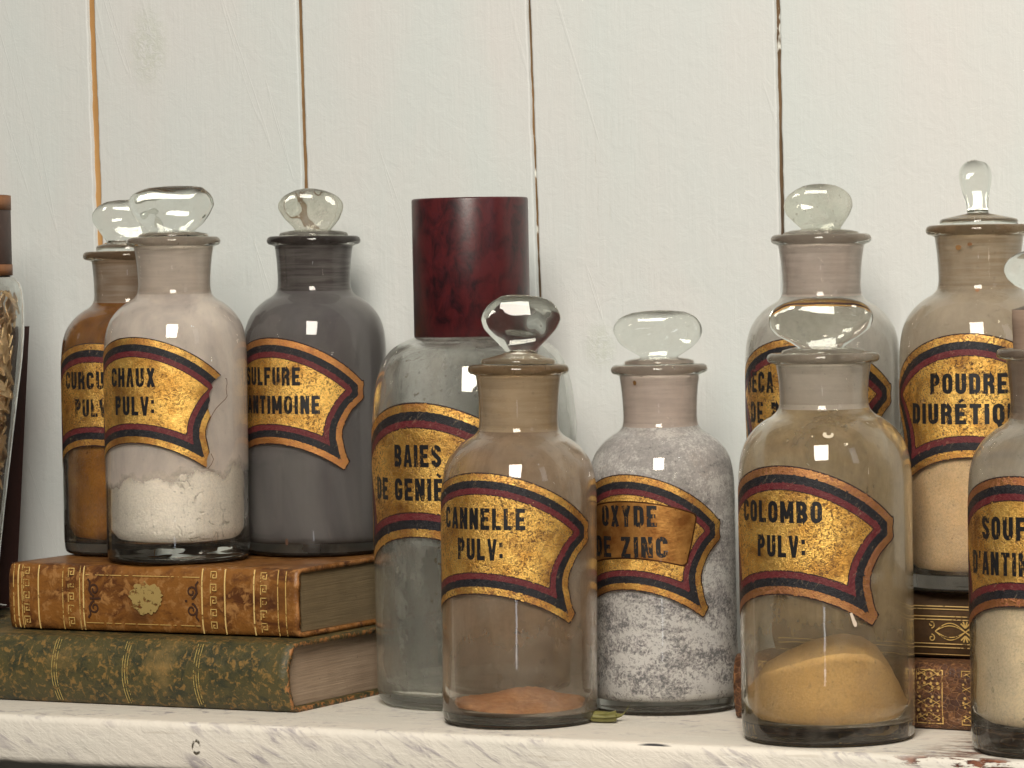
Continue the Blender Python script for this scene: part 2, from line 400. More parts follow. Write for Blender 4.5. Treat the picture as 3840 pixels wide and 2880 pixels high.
def mat_label(name, copper=0.0, wear=0.5, border=None):
    g = G(name); a = g.sep(g.attr('lab')); rnd = g.math('MULTIPLY', g.rand(), 37.0)
    v = g.comb(a[0], a[1], rnd); sd = a[2]
    n1 = g.noise(v, 3.2, 6, .62, .4); n2 = g.noise(v, 22, 4, .62); n3 = g.noise(v, 60, 3, .6)
    sdw = g.math('ADD', sd, g.math('MULTIPLY', g.math('SUBTRACT', n3, .5), .010 + .016 * wear))
    sdw = g.math('ADD', sdw, g.math('MULTIPLY', g.ramp(n2, [(.58, 0.0), (.80, 1.0)]), .05 * wear))
    sdw = g.math('MAXIMUM', sdw, 0.0)
    gold = (1.0, 0.63, 0.165); brass = (0.70, 0.37, 0.080); brown = (0.085, 0.036, 0.013)
    cop = (0.48, 0.20, 0.07)
    gbase = g.mix(g.ramp(n1, [(.38, 0.0), (.60, 1.0)]), brass, gold)
    gbase = g.mix(copper, gbase, cop)
    tn = g.ramp(g.noise(v, 1.7, 5, .6, .8), [(.49, 0.0), (.70, .85)])
    gbase = g.mix(tn, gbase, (.26, .105, .032))
    spk = g.math('MAXIMUM', g.ramp(g.noise(v, 26, 4, .7, .5), [(.535, 0.0), (.59, 1.0)]), g.ramp(g.noise(v, 55, 2, .6), [(.58, 0.0), (.63, .9)]))
    zone = g.ramp(g.noise(v, 2.4, 3, .5), [(.30, .15), (.52, 1.0)])
    sp = g.math('MULTIPLY', g.math('MULTIPLY', spk, zone), .55 + .5 * wear, True)
    scr = g.noise(g.scale(g.scale(v, (1, 1, 1), rot=(0, 0, -.5)), (3.0, 18, 1)), 2.2, 4, .6, .8)
    sc = g.math('MULTIPLY', g.ramp(scr, [(.57, 0.0), (.62, 1.0), (.67, 0.0)]), g.math('MULTIPLY', zone, .8 * wear))
    flake = g.math('MAXIMUM', sp, sc)
    gcol = g.mix(flake, gbase, brown)
    bcol = g.mix(.75, gcol, border) if border else g.mix(g.ramp(n1, [(.4, .45), (.6, .05)]), gcol, cop)
    black = g.mix(g.ramp(n2, [(.40, 0.0), (.75, .6)]), (.009, .009, .012), (.035, .032, .034))
    red = g.mix(g.ramp(n2, [(.35, 0.0), (.7, .8)]), (.100, .011, .016), (.16, .035, .035))
    line = (.03, .012, .010)
    def band(t): return g.math('GREATER_THAN', sdw, t)
    c = g.mix(band(.016), line, bcol)
    c = g.mix(band(.100), c, black); c = g.mix(band(.196), c, red); c = g.mix(band(.268), c, line); c = g.mix(band(.281), c, gcol)
    isgold = g.math('ADD', g.math('SUBTRACT', band(.016), band(.100)), band(.281))
    met = g.math('MULTIPLY', isgold, g.math('SUBTRACT', .93, g.math('MULTIPLY', flake, .9)))
    rgh = g.math('ADD', .345, g.math('MULTIPLY', g.math('ADD', n2, flake), .16))
    chip = g.math('MULTIPLY', g.ramp(g.noise(v, 14, 5, .7), [(.68, 0.0), (.72, 1.0)]), .3 + .7 * wear)
    c = g.mix(g.math('MULTIPLY', chip, g.math('SUBTRACT', 1.0, isgold)), c, (.42, .24, .13))
    s2 = g.noise(g.scale(g.scale(v, (1, 1, 1), rot=(0, 0, .7)), (12, 3.0, 1)), 2.4, 4, .65, .8)
    c = g.mix(g.math('MULTIPLY', g.ramp(s2, [(.62, 0.0), (.66, 1.0), (.70, 0.0)]), .10 + .28 * wear), c, (.45, .33, .20))
    h = g.math('SUBTRACT', g.math('ADD', g.math('MULTIPLY', n2, .6), n3), g.math('MULTIPLY', flake, .6))
    return g.end(g.pbr(c, rgh, met, g.bump(h, .45, .0008), Coat_Weight=.12, Coat_Roughness=.25, **{'Specular IOR Level': .35}))
def mat_letters(name, wear=.5):
    g = G(name); a = g.sep(g.attr('lab')); rnd = g.math('MULTIPLY', g.rand(), 23.0)
    v = g.comb(a[0], a[1], rnd)
    n = g.noise(v, 9, 6, .7); n2 = g.noise(g.scale(v, (1.6, .35, 1)), 26, 4, .65)
    m = g.ramp(g.math('ADD', g.math('MULTIPLY', n, .5), g.math('MULTIPLY', n2, .5)), [(.60 - .09 * wear, 0.0), (.66 - .09 * wear, 1.0)])
    s = g.pbr((.010, .010, .011), .42, 0, Coat_Weight=.1)
    return g.end(g.mixs(m, s, g.n('BsdfTransparent').outputs[0]))
M_RES = G('glue_residue'); M_RES = M_RES.end(M_RES.pbr((.22, .11, .05), .7))
def mat_slip():
    g = G('copper_slip'); a = g.sep(g.attr('lab')); v = g.comb(a[0], a[1], 0.3)
    n1 = g.noise(v, 4, 6, .6); n2 = g.noise(v, 24, 5, .65)
    c = g.mix(g.ramp(n1, [(.35, 0.0), (.65, 1.0)]), (.30, .12, .03), (.62, .32, .09))
    c = g.mix(g.ramp(n2, [(.62, 0.0), (.70, .8)]), c, (.16, .06, .02))
    c = g.mix(g.math('LESS_THAN', a[2], .020), c, (.10, .04, .015))
    return g.end(g.pbr(c, .46, .85, g.bump(n2, .25, .0008), Coat_Weight=.2))

def mat_wall():
    g = G('white_painted_board'); v = g.obj(); r = g.math('MULTIPLY', g.rand(), 9.0)
    vv = g.n('VectorMath', {0: v, 1: g.comb(r, r, r)}, operation='ADD').outputs[0]
    big = g.noise(g.scale(vv, (1, 1, .45)), 13, 4, .55, .3)
    big2 = g.noise(g.scale(vv, (1, 1, .3)), 9, 3, .5)
    c = g.mix(g.ramp(big, [(.34, 0.0), (.66, 1.0)]), (.640, .685, .668), (.680, .677, .655))
    c = g.mix(g.ramp(big2, [(.40, 0.0), (.7, .55)]), c, (.640, .690, .682))
    fine = g.noise(g.scale(vv, (1, 1, .055)), 520, 5, .62)          # brush strokes along the grain
    mid = g.noise(g.scale(vv, (1, 1, .09)), 120, 5, .60, .5)
    blob = g.noise(vv, 85, 5, .66, .6)
    grit = g.noise(vv, 900, 2, .6)
    scr = g.noise(g.scale(g.scale(vv, (1, 1, 1), rot=(0, .30, 0)), (1, 1, .05)), 60, 2, .5, .5)
    sl = g.ramp(scr, [(.645, 0.0), (.655, 1.0), (.665, 0.0)])
    h = g.math('ADD', g.math('MULTIPLY', fine, .42), g.math('MULTIPLY', mid, .42))
    h = g.math('ADD', h, g.math('MULTIPLY', blob, .9)); h = g.math('ADD', h, g.math('MULTIPLY', grit, .10)); h = g.math('ADD', h, g.math('MULTIPLY', sl, .25))
    s = g.sep(v)
    def near(cx, cz, rx, rz):
        dx = g.math('DIVIDE', g.math('SUBTRACT', s[0], cx), rx); dz = g.math('DIVIDE', g.math('SUBTRACT', s[2], cz), rz)
        return g.ramp(g.math('SQRT', g.math('ADD', g.math('MULTIPLY', dx, dx), g.math('MULTIPLY', dz, dz))), [(.35, 1.0), (1.0, 0.0)])
    kn = g.math('MAXIMUM', near(-.3640, .373, .017, .030), near(-.0635, .190, .012, .016))      # knots under the paint
    kr = g.noise(vv, 230, 5, .7, .8)
    h = g.math('ADD', h, g.math('MULTIPLY', kn, g.math('MULTIPLY', kr, 1.6)))
    c = g.mix(g.math('MULTIPLY', kn, g.ramp(kr, [(.45, .40), (.60, 0.0)])), c, (.52, .56, .46))
    dk = g.math('MULTIPLY', g.ramp(fine, [(.28, 1.0), (.40, 0.0)]), g.ramp(g.noise(g.scale(vv, (1, 1, .25)), 22, 3), [(.60, 0.0), (.72, .5)]))
    c = g.mix(dk, c, (.40, .38, .33))
    return g.end(g.pbr(c, .55, 0, g.bump(h, .42, .0010), **{'Specular IOR Level': .25}))
def mat_backing():
    g = G('raw_pine_tongue'); v = g.obj()
    n = g.noise(g.scale(v, (1, 1, .12)), 60, 5, .6)
    px = g.sep(v)[0]
    # older, darker wood towards the right-hand joints; splashes of white paint
    dark = g.n('MapRange', {0: px, 1: -.40, 2: -.24}).outputs[0]
    c = g.mix(g.ramp(n, [(.35, 0.0), (.65, 1.0)]), (.33, .165, .05), (.50, .28, .10))
    c = g.mix(dark, c, g.mix(g.ramp(n, [(.4, 0.0), (.62, 1.0)]), (.035, .022, .012), (.20, .11, .04)))
    p = g.ramp(g.noise(g.scale(v, (1, 1, .5)), 48, 4, .6), [(.64, 0.0), (.67, 1.0)])
    return g.end(g.pbr(g.mix(p, c, (.68, .68, .62)), .7))
def mat_shelf():
    g = G('distressed_white_paint'); v = g.obj(); s = g.sep(v)
    big = g.noise(g.scale(v, (.35, 1, 1)), 16, 4, .55)
    c = g.mix(g.ramp(big, [(.35, 0.0), (.68, 1.0)]), (.70, .675, .60), (.80, .745, .655))
    # brush marks slant across the front, run along the top
    st = g.noise(g.scale(g.scale(v, (1, 1, 1), rot=(0, -.50, 0)), (.16, .6, 1)), 230, 5, .66, .4)
    st2 = g.noise(g.scale(v, (.05, 1, 1)), 260, 4, .6)
    pat = g.ramp(g.noise(g.scale(v, (.5, 1, 1)), 30, 4, .6), [(.45, 0.0), (.60, 1.0)])
    m = g.math('MULTIPLY', g.ramp(st, [(.52, 0.0), (.64, 1.0)]), pat)
    c = g.mix(g.math('MULTIPLY', m, .8), c, (.34, .31, .33))
    m2 = g.math('MULTIPLY', g.ramp(st2, [(.60, 0.0), (.68, 1.0)]), g.ramp(g.noise(g.scale(v, (.25, 1, 1)), 40, 3), [(.50, 0.0), (.62, .6)]))
    c = g.mix(m2, c, (.42, .36, .29))
    wl = g.math('MULTIPLY', g.ramp(g.noise(g.scale(v, (.12, 1, 1)), 150, 2), [(.66, 0.0), (.69, 1.0)]), .6)
    c = g.mix(wl, c, (.86, .83, .75))
    # chips down to brown wood along the right end of the front edge and a dark gouge on top
    def spot(cx, cz, rx, rz, use_y=False, sc=1.0):
        dx = g.math('DIVIDE', g.math('SUBTRACT', s[0], cx), rx); dz = g.math('DIVIDE', g.math('SUBTRACT', s[1 if use_y else 2], cz), rz)
        return g.math('SQRT', g.math('ADD', g.math('MULTIPLY', dx, dx), g.math('MULTIPLY', dz, dz)))
    nz = g.noise(g.scale(v, (.25, 1, 1)), 230, 5, .65)
    ch = g.math('SUBTRACT', 1.25, spot(.240, -.0022, .036, .0030))
    chm = g.math('MULTIPLY', g.ramp(ch, [(0.0, 0.0), (.6, 1.0)]), g.ramp(nz, [(.49, 0.0), (.53, 1.0)]))
    c = g.mix(chm, c, g.mix(g.ramp(g.noise(v, 300), [(.4, 0.0), (.6, 1.0)]), (.09, .028, .018), (.22, .085, .045)))
    go = g.math('MULTIPLY', g.ramp(g.math('SUBTRACT', 1.2, spot(.0795, -.2272, .0085, .0022, True)), [(.0, 0.0), (.5, 1.0)]), g.ramp(g.noise(g.scale(v, (.15, 1, 1)), 400, 3), [(.40, 0.0), (.52, 1.0)]))
    go = g.math('MULTIPLY', go, g.math('GREATER_THAN', s[2], -.0014))
    c = g.mix(go, c, (.05, .05, .055))
    kr = g.math('ABSOLUTE', g.math('SUBTRACT', spot(-.1835, -.0128, .0022, .0034), 1.0))
    kn = g.math('MULTIPLY', g.ramp(kr, [(.12, 1.0), (.32, 0.0)]), g.ramp(g.noise(v, 420, 3), [(.44, 0.0), (.56, 1.0)]))
    c = g.mix(kn, c, (.10, .085, .06))
    blob = g.noise(v, 130, 5, .65, .6)
    h = g.math('ADD', g.math('MULTIPLY', st, .8), g.math('MULTIPLY', blob, .9)); h = g.math('ADD', h, g.math('MULTIPLY', st2, .35))
    h = g.math('SUBTRACT', h, g.math('ADD', g.math('MULTIPLY', chm, .8), g.math('ADD', kn, go)))
    return g.end(g.pbr(c, .55, 0, g.bump(h, .6, .0012), **{'Specular IOR Level': .3}))

def mat_leather(name, cols, sc=55, edge=(.55, .28, .11), rough=.45, bump=.5, crack=False, vor=False):
    g = G(name); v = g.obj(); sv = g.scale(v, (.7, 1, 1))
    n1 = g.noise(sv, sc, 7, .68, .7); n2 = g.noise(v, sc * 3.4, 5, .65, .5); n3 = g.noise(v, 700, 3, .6)
    c = g.mix(g.ramp(n1, [(.38, 0.0), (.52, 1.0)]), cols[0], cols[1])
    c = g.mix(g.ramp(n2, [(.52, 0.0), (.62, 1.0)]), c, cols[2])
    c = g.mix(g.ramp(g.noise(sv, sc * .5, 5, .6), [(.58, 0.0), (.72, .7)]), c, cols[3])
    ew = g.attr('wear'); ef = g.sep(ew)[0]
    em = g.ramp(g.math('ADD', g.math('MULTIPLY', ef, .62), g.math('MULTIPLY', g.math('SUBTRACT', n2, .5), .9)), [(.58, 0.0), (.70, 1.0)])
    c = g.mix(em, c, edge)
    h = g.math('ADD', g.math('MULTIPLY', n2, .8), g.math('MULTIPLY', n3, .5))
    if crack:
        w = g.n('VectorMath', {0: g.scale(v, (1, 1, 1.3)), 1: g.n('VectorMath', {0: g.n('TexNoise', {'Vector': v, 'Scale': 120., 'Detail': 3.}).outputs[1], 1: (.006, .006, .006)}, operation='MULTIPLY').outputs[0]}, operation='ADD').outputs[0]
        d = g.ramp(g.voro(w, 260, 'DISTANCE_TO_EDGE'), [(.0, 1.0), (.09, 0.0)])
        d = g.math('MULTIPLY', d, g.ramp(n1, [(.35, .3), (.6, 1.0)]))
        c = g.mix(d, c, edge); h = g.math('SUBTRACT', h, d)
    return g.end(g.pbr(c, rough, 0, g.bump(h, bump, .0009), **{'Specular IOR Level': .4}))
def mat_pages(name, a, b):
    g = G(name); v = g.obj()
    n = g.noise(g.scale(v, (.02, .02, 1)), 1500, 4, .6); m = g.noise(v, 30, 5, .6); d = g.noise(v, 260, 3, .6)
    c = g.mix(g.ramp(m, [(.3, 0.0), (.7, 1.0)]), a, b)
    c = g.mix(g.ramp(n, [(.35, .45), (.6, 0.0)]), c, tuple(x * .55 for x in a))
    c = g.mix(g.ramp(d, [(.68, 0.0), (.74, .5)]), c, tuple(x * .35 for x in a))
    return g.end(g.pbr(c, .75, 0, g.bump(n, .5, .0006)))
def mat_gilt(name, col=(.80, .52, .16), wear=.5):
    g = G(name); v = g.obj()
    n = g.noise(v, 260, 5, .7)
    m = g.ramp(n, [(.46 + .14 * (1 - wear), 0.0), (.54 + .14 * (1 - wear), 1.0)])
    return g.end(g.mixs(m, g.pbr(col, .42, .40), g.n('BsdfTransparent').outputs[0]))

# ================================================================== wall
wall = thing('plank_wall', 'white painted vertical plank wall with narrow brown gaps between boards', 'wall', kind='structure')
M_WALL = mat_wall()
WY = 0.010
joints = [(-1.012, 0), (-.860, 0), (-.708, 0), (-.556, -.012), (-.4041, -.0125, .0052), (-.2563, -.0115, .0034), (-.1035, -.0172, .0025), (.0487, -.0025, .0029), (.2020, -.004, .0012), (.354, 0), (.506, 0), (.658, 0), (.810, 0), (.962, 0)]
def jx(j, z): return j[0] + j[1] * (z - .283)
Z0, Z1 = -.42, .85
nz = 330
for a, b in zip(joints[:-1], joints[1:]):
    ga = (a[2] if len(a) > 2 else .0016) / 2; gb = (b[2] if len(b) > 2 else .0016) / 2
    V, Fc = [], []
    for i in range(nz + 1):
        z = Z0 + (Z1 - Z0) * i / nz
        def jit(k):
            p = Vector((k * 3.1, z * 55, 0)); q = Vector((k * 7.7, z * 240, 1.7))
            return mnoise.noise(p) * .0004 + mnoise.noise(q) * .00040
        xl = jx(a, z) + ga + jit(a[0] * 10 + .3) * (.6 + ga * 150); xr = jx(b, z) - gb + jit(b[0] * 10 + 5) * (.6 + gb * 150)
        dep = .0003 * mnoise.noise(Vector((a[0] * 9, z * 2, 4)))
        V += [(xl, WY + .012, z), (xl, WY + .0006 + dep, z), (xl + .0007, WY + dep, z), (xl + .0013, WY + dep, z)]
        V += [(xl + (xr - xl) * t, WY + dep, z) for t in (.2, .4, .6, .8)]
        V += [(xr - .0013, WY + dep, z), (xr - .0007, WY + dep, z), (xr, WY + .0006 + dep, z), (xr, WY + .012, z)]
    m = 12
    for i in range(nz):
        for k in range(m - 1):
            Fc.append((i * m + k, i * m + k + 1, (i + 1) * m + k + 1, (i + 1) * m + k))
    link('plank', V, Fc, M_WALL, wall)
link('backing', [(-1.0, WY + .0030, Z0), (.95, WY + .0030, Z0), (.95, WY + .0030, Z1), (-1.0, WY + .0030, Z1), (-1.0, WY + .03, Z0), (.95, WY + .03, Z0), (.95, WY + .03, Z1), (-1.0, WY + .03, Z1)],
     [(0, 1, 2, 3), (5, 4, 7, 6), (0, 4, 5, 1), (3, 2, 6, 7), (0, 3, 7, 4), (1, 5, 6, 2)], mat_backing(), wall, smooth=False)

# ================================================================== shelf
def shelf():
    V, Fc = [], []
    x0, x1, n = -1.0, .93, 560
    prof = [(.0, 0)]  # (distance from wall towards front, z)
    r = .0042
    def fy(x): return -.2272 - .010 * max(0, x - .05) - .0095 * max(0, (-x + .1)) ** 1.2 * 1.9
    for i in range(n + 1):
        x = x0 + (x1 - x0) * i / n
        w1 = .0006 * mnoise.noise(Vector((x * 22, 1, 0))) + .0003 * mnoise.noise(Vector((x * 90, 2, 0)))
        w2 = .0008 * mnoise.noise(Vector((x * 14, 5, 0))) + .0004 * mnoise.noise(Vector((x * 80, 9, 0)))
        f = fy(x) + w1; bt = -.0262 + w2
        row = [(WY + .0, 0), (-.05, 0), (-.12, 0), (-.18, 0), (f + r * 1.6, 0)]
        for k in range(1, 7):
            a = PI / 2 * k / 6
            row.append((f + r - r * math.sin(a), -r + r * math.cos(a)))
        row += [(f - .0004, -.012 + w1), (f, bt + r)]
        for k in range(1, 5):
            a = PI / 2 * k / 4
            row.append((f + r - r * math.cos(a), bt + r - r * math.sin(a)))
        row += [(-.1, bt), (WY, bt)]
        V += [(x, y, z) for y, z in row]; m = len(row)
    for i in range(n):
        for k in range(m - 1):
            Fc.append((i * m + k, i * m + k + 1, (i + 1) * m + k + 1, (i + 1) * m + k))
    Fc.append(tuple(range(m - 1, -1, -1))); Fc.append(tuple(n * m + k for k in range(m)))
    o = link('shelf_board', V, [f[::-1] for f in Fc], mat_shelf())
    o.data.polygons.foreach_set('use_smooth', [len(p.vertices) == 4 for p in o.data.polygons])
    return tag(o, 'thick white painted wooden shelf with chipped rounded front edge', 'shelf', kind='structure')
shelf()

# ================================================================== books
def book(name, label, loc, rotz, L, D, Tk, bulge, leather, pages, inset=.004, board=.0026, endcap=None, nx=60, flat=2.0, group='old leather books under the bottles'):
    """lying flat: spine along +X facing -Y"""
    bk = thing(name, label, 'book', loc, (0, 0, rotz), group)
    # cover outline in (y, z): from back-bottom round the spine to back-top
    out = [(D, 0.0), (D * .5, 0), (.016, 0), (.006, 0), (.002, .0005)]
    ns = 16
    for k in range(ns + 1):
        t = -1 + 2 * k / ns
        out.append((-bulge * (1 - abs(t) ** flat) + .0006 * (abs(t) ** 6), Tk / 2 + t * (Tk / 2 - .0012)))
    out += [(.002, Tk - .0005), (.006, Tk), (.016, Tk), (D * .5, Tk), (D, Tk)]
    inn = []
    for i, (y, z) in enumerate(out):
        if i < 4: inn.append((y, board))
        elif i >= len(out) - 4: inn.append((y, Tk - board))
        else: inn.append((y + board * 1.1, min(max(z, board), Tk - board)))
    m = len(out); V, W = [], []; Fc = []
    for i in range(nx + 1):
        x = L * i / nx
        for ring, s in ((out, 1), (inn, 0)):
            for (y, z) in ring:
                jw = .0005 * mnoise.noise(Vector((x * 90, y * 60 + z * 200, Tk * 99))) * s
                ex = 0
                if i == 0: ex = -.0007 * abs(mnoise.noise(Vector((z * 260, y * 120, 3))))
                if i == nx: ex = .0012 * mnoise.noise(Vector((z * 260, y * 120, 8)))
                V.append((x + ex, y - jw, z + (.0003 * mnoise.noise(Vector((x * 45, y * 40, 9))) if z > Tk / 2 else 0)))
                e = min(x, L - x); e2 = min(abs(z), abs(Tk - z))
                w = max(0, 1 - e / .007); w2 = max(0, 1 - e2 / .0045) if y < .006 else 0; w3 = max(0, 1 - (D - y) / .006)
                W.append((max(w, w2, w3), 0, 0))
    R2 = 2 * m
    for i in range(nx):
        for k in range(m - 1):
            a, b = i * R2 + k, (i + 1) * R2 + k
            Fc.append((a, b, b + 1, a + 1))
            Fc.append((a + m + 1, b + m + 1, b + m, a + m))
        for k in (0, m - 1):
            a, b = i * R2 + k, (i + 1) * R2 + k
            Fc.append((a, a + m, b + m, b) if k == 0 else (a, b, b + m, a + m))
    for i, s in ((0, 1), (nx, -1)):
        for k in range(m - 1):
            a = i * R2 + k
            q = (a, a + 1, a + m + 1, a + m); Fc.append(q if s > 0 else q[::-1])
    link('cover', V, Fc, leather, bk, attrs={'wear': W})
    # text block
    blk = [(y + .0004, min(max(z, board + .0002), Tk - board - .0002)) for y, z in inn]
    blk = [(min(y, D - .004), z) for y, z in blk]
    V, Fc = [], []
    for x in (inset, L * .5, L - inset):
        V += [(x, y, z) for y, z in blk]
    for i in range(2):
        for k in range(m):
            k2 = (k + 1) % m
            Fc.append((i * m + k, (i + 1) * m + k, (i + 1) * m + k2, i * m + k2))
    Fc.append(tuple(range(m))); Fc.append(tuple(2 * m + k for k in range(m - 1, -1, -1)))
    link('page_block', V, Fc, pages, bk, smooth=False)
    def spine(u, v, off):        # u along the spine, v height
        t = (v - Tk / 2) / (Tk / 2 - .0012)
        return (u, -bulge * (1 - abs(t) ** flat) - off, v)
    return bk, spine
def on_spine(bk, spine, polys, name, m, off=.0006, step=.003):
    V2, F2 = region(polys, step)
    link(name, [spine(u, v, off) for u, v in V2], [f[::-1] for f in F2], m, bk)
def vline(u, w, t0, t1, n=14): return stroke([(u, t0 + (t1 - t0) * k / n) for k in range(n + 1)], w)
def hline(u0, u1, v, w): return stroke([(u0 + (u1 - u0) * k / 30, v) for k in range(31)], w)

M_GREEN = mat_leather('worn_green_leather', [(.030, .033, .017), (.070, .060, .022), (.21, .125, .036), (.25, .16, .055)], 85, (.36, .155, .050), .5, .6)
M_TAN = mat_leather('mottled_tan_leather', [(.085, .030, .010), (.225, .092, .020), (.31, .150, .048), (.060, .022, .010)], 52, (.38, .175, .062), .36, .6)
M_BROWN = mat_leather('dark_brown_leather', [(.045, .026, .014), (.075, .042, .020), (.06, .034, .016), (.10, .05, .022)], 60, (.20, .095, .035), .42, .4)
M_CRACK = mat_leather('cracked_brown_leather', [(.055, .024, .015), (.10, .042, .020), (.15, .065, .028), (.05, .025, .02)], 70, (.40, .20, .085), .5, .8, crack=True)
M_PG = mat_pages('grey_brown_pages', (.30, .215, .145), (.40, .30, .21))
M_PG2 = mat_pages('olive_stained_pages', (.165, .120, .060), (.235, .175, .095))
M_GILT = mat_gilt('bright_gilt', (1.0, .72, .28), .22)
M_GILTW = mat_gilt('worn_gilt', (.80, .54, .18), .66)
M_GILTP = mat_gilt('faint_gilt', (.55, .42, .14), .72)
def mat_plain(name, col, rough=.6):
    g = G(name); n = g.noise(g.obj(), 120, 4); return g.end(g.pbr(g.mix(n, col, tuple(x * .6 for x in col)), rough))

GT = .0372
bk, sp = book('leather_book', 'worn green leather book with faint gilt bands, lowest on the left', (-.515, -.1795, 0), 0, .3600, .165, GT, .0065, M_GREEN, M_PG, inset=.0045)
pl = []
for u in (.3600 - .0570, .3600 - .1030, .3600 - .1495, .3600 - .1960, .3600 - .240, .3600 - .285):
    u2 = u
    pl = []
    for d in (-.0016, 0, .0016): pl += vline(u2 + d, .00045, .0018, GT - .0018)
    on_spine(bk, sp, pl, 'gilt_band', M_GILTP, .0007)


OX, OL, OT = -.3528, .1890, .0372
bk, sp = book('leather_book', 'mottled tan leather book with Greek key gilt bands, lying on the green one', (OX, -.1580, GT + .0005), 0, OL, .158, OT, .0016, M_TAN, M_PG2, inset=.0016, flat=4.0)
def ou(cx): return (cx - 65) / (1650 - 65) * OL
bright, worn, dark = [], [], []
for c in (120, 235, 490, 1145, 1268, 1424): on_spine(bk, sp, vline(ou(c), .00085, .0008, OT - .0008), 'gilt_rule', M_GILT, .0008)
for c in (140, 372, 468, 1550, 1592, 92): on_spine(bk, sp, vline(ou(c), .0006, .0008, OT - .0008), 'gilt_rule', M_GILTW, .0006)
def key(cu, cv, w, h):           # one Greek key element
    a, b = w / 2, h / 2
    return stroke([(cu - a, cv - b), (cu - a, cv + b), (cu + a, cv + b), (cu + a, cv - b * .35), (cu - a * .25, cv - b * .35), (cu - a * .25, cv + b * .25), (cu + a * .3, cv + b * .25)], .00055)
for c in (165, 418, 1205, 1474):
    worn = []
    for k in range(5): worn += key(ou(c), .0050 + k * (OT - .0098) / 4, .0036, .0050)
    on_spine(bk, sp, worn, 'gilt_key_pattern', M_GILTW, .0006)
for v in (OT - .0056, .0050): on_spine(bk, sp, hline(ou(500), ou(1130), v, .0004), 'gilt_rule', M_GILTW, .0006)
blob = [(ou(838) + (.0105 + .0030 * mnoise.noise(Vector((2 * math.cos(k / 40 * PI), 2 * math.sin(k / 40 * PI), 1))) + .0022 * mnoise.noise(Vector((6 * math.cos(k / 40 * PI), 6 * math.sin(k / 40 * PI), 4)))) * math.cos(k / 40 * PI), OT * .52 + (.0085 + .0024 * mnoise.noise(Vector((2 * math.cos(k / 40 * PI), 2 * math.sin(k / 40 * PI), 8))) + .0020 * mnoise.noise(Vector((6 * math.cos(k / 40 * PI), 6 * math.sin(k / 40 * PI), 14)))) * math.sin(k / 40 * PI)) for k in range(80)]
on_spine(bk, sp, [blob], 'gilt_medallion', mat_gilt('rubbed_gilt', (.50, .36, .13), .42), .0007)
def spiral(cu, cv, r0, turns, a0, sg): return [(cu + r0 * (1 - .75 * k / 22) * math.cos(a0 + sg * turns * 2 * PI * k / 22), cv + r0 * (1 - .75 * k / 22) * math.sin(a0 + sg * turns * 2 * PI * k / 22)) for k in range(23)]
M_STAMP = mat_plain('dark_stamping', (.055, .020, .008))
for c, sg in ((548, 1), (1088, -1)):
    dark = []
    for vs in (1, -1):
        cv = OT / 2 + vs * .0050
        dark += stroke(spiral(ou(c) + sg * .0002, cv, .0036, 1.35, PI / 2 * vs * -1, -vs * sg), .0010)
        dark += stroke([(ou(c) - sg * .0005, OT / 2 + vs * .0012), (ou(c) - sg * .0034, OT / 2 + vs * .0046), (ou(c) - sg * .0026, OT / 2 + vs * .0088), (ou(c) - sg * .0042, OT / 2 + vs * .0108)], .0011)
    dark += stroke([(ou(c) - .003, OT / 2), (ou(c) + .0045 * sg, OT / 2)], .0011)
    on_spine(bk, sp, dark, 'stamped_scroll', M_STAMP, .0005)

BR = math.radians(-5)
BX, BY, BT = .078, -.126, .0335
bk, sp = book('leather_book', 'cracked brown leather book with gilt tooled panels, lowest on the right', (BX, BY, 0), BR, .330, .110, BT, .0022, M_CRACK, M_PG, flat=3.0)
bk0 = bk
M_TOOL = mat_gilt('tooled_gilt', (.72, .47, .16), .42)
def dots(u0, u1, seed):
    rr = random.Random(seed); P = []
    P += stroke([(u0, .0035), (u1, .0035), (u1, BT - .0035), (u0, BT - .0035)], .0005, True)
    n = 11
    for j in range(n):
        v = .0055 + j * (BT - .011) / (n - 1)
        for i in range(4):
            u = u0 + (u1 - u0) * (i + .5 + .25 * (j % 2 - .5)) / 4; r = .00055 + .0003 * rr.random()
            if rr.random() < .82: P.append([(u + r * math.cos(k * PI / 3), v + r * math.sin(k * PI / 3)) for k in range(6)])
    for j in range(4):
        v = .006 + j * (BT - .012) / 3
        P += stroke([(u0 + .001, v), ((u0 + u1) / 2, v + .003), (u1 - .001, v)], .0004)
        P += stroke([(u0 + .001, v + .002), ((u0 + u1) / 2, v - .0015), (u1 - .001, v + .002)], .0003)
    return P
for u0, u1, s in ((.006, .020, 1), (.0555, .0675, 5), (.1038, .1180, 2), (.1285, .1430, 3), (.1800, .1950, 4)): on_spine(bk, sp, dots(u0, u1, s), 'gilt_panel', M_TOOL, .0007)
UT = .0325
bk, sp = book('leather_book', 'dark brown book with gilt rules and interlaced scrolls, second from shelf on right', (.090, -.112, BT + .0004), math.radians(-4), .300, .100, UT, .0018, M_BROWN, M_PG, flat=4.0)
M_FINE = mat_gilt('fine_gilt', (.86, .60, .24), .28)
for v, w in ((.0262, .0005), (.0248, .0004), (.0212, .0005), (.0196, .0005), (.0075, .0005), (.0056, .0005), (.0020, .0004)): on_spine(bk, sp, hline(.004, .296, v, w), 'gilt_rule', M_FINE, .0006)
M_SCROLL = mat_gilt('scroll_gilt', (.78, .54, .18), .38)
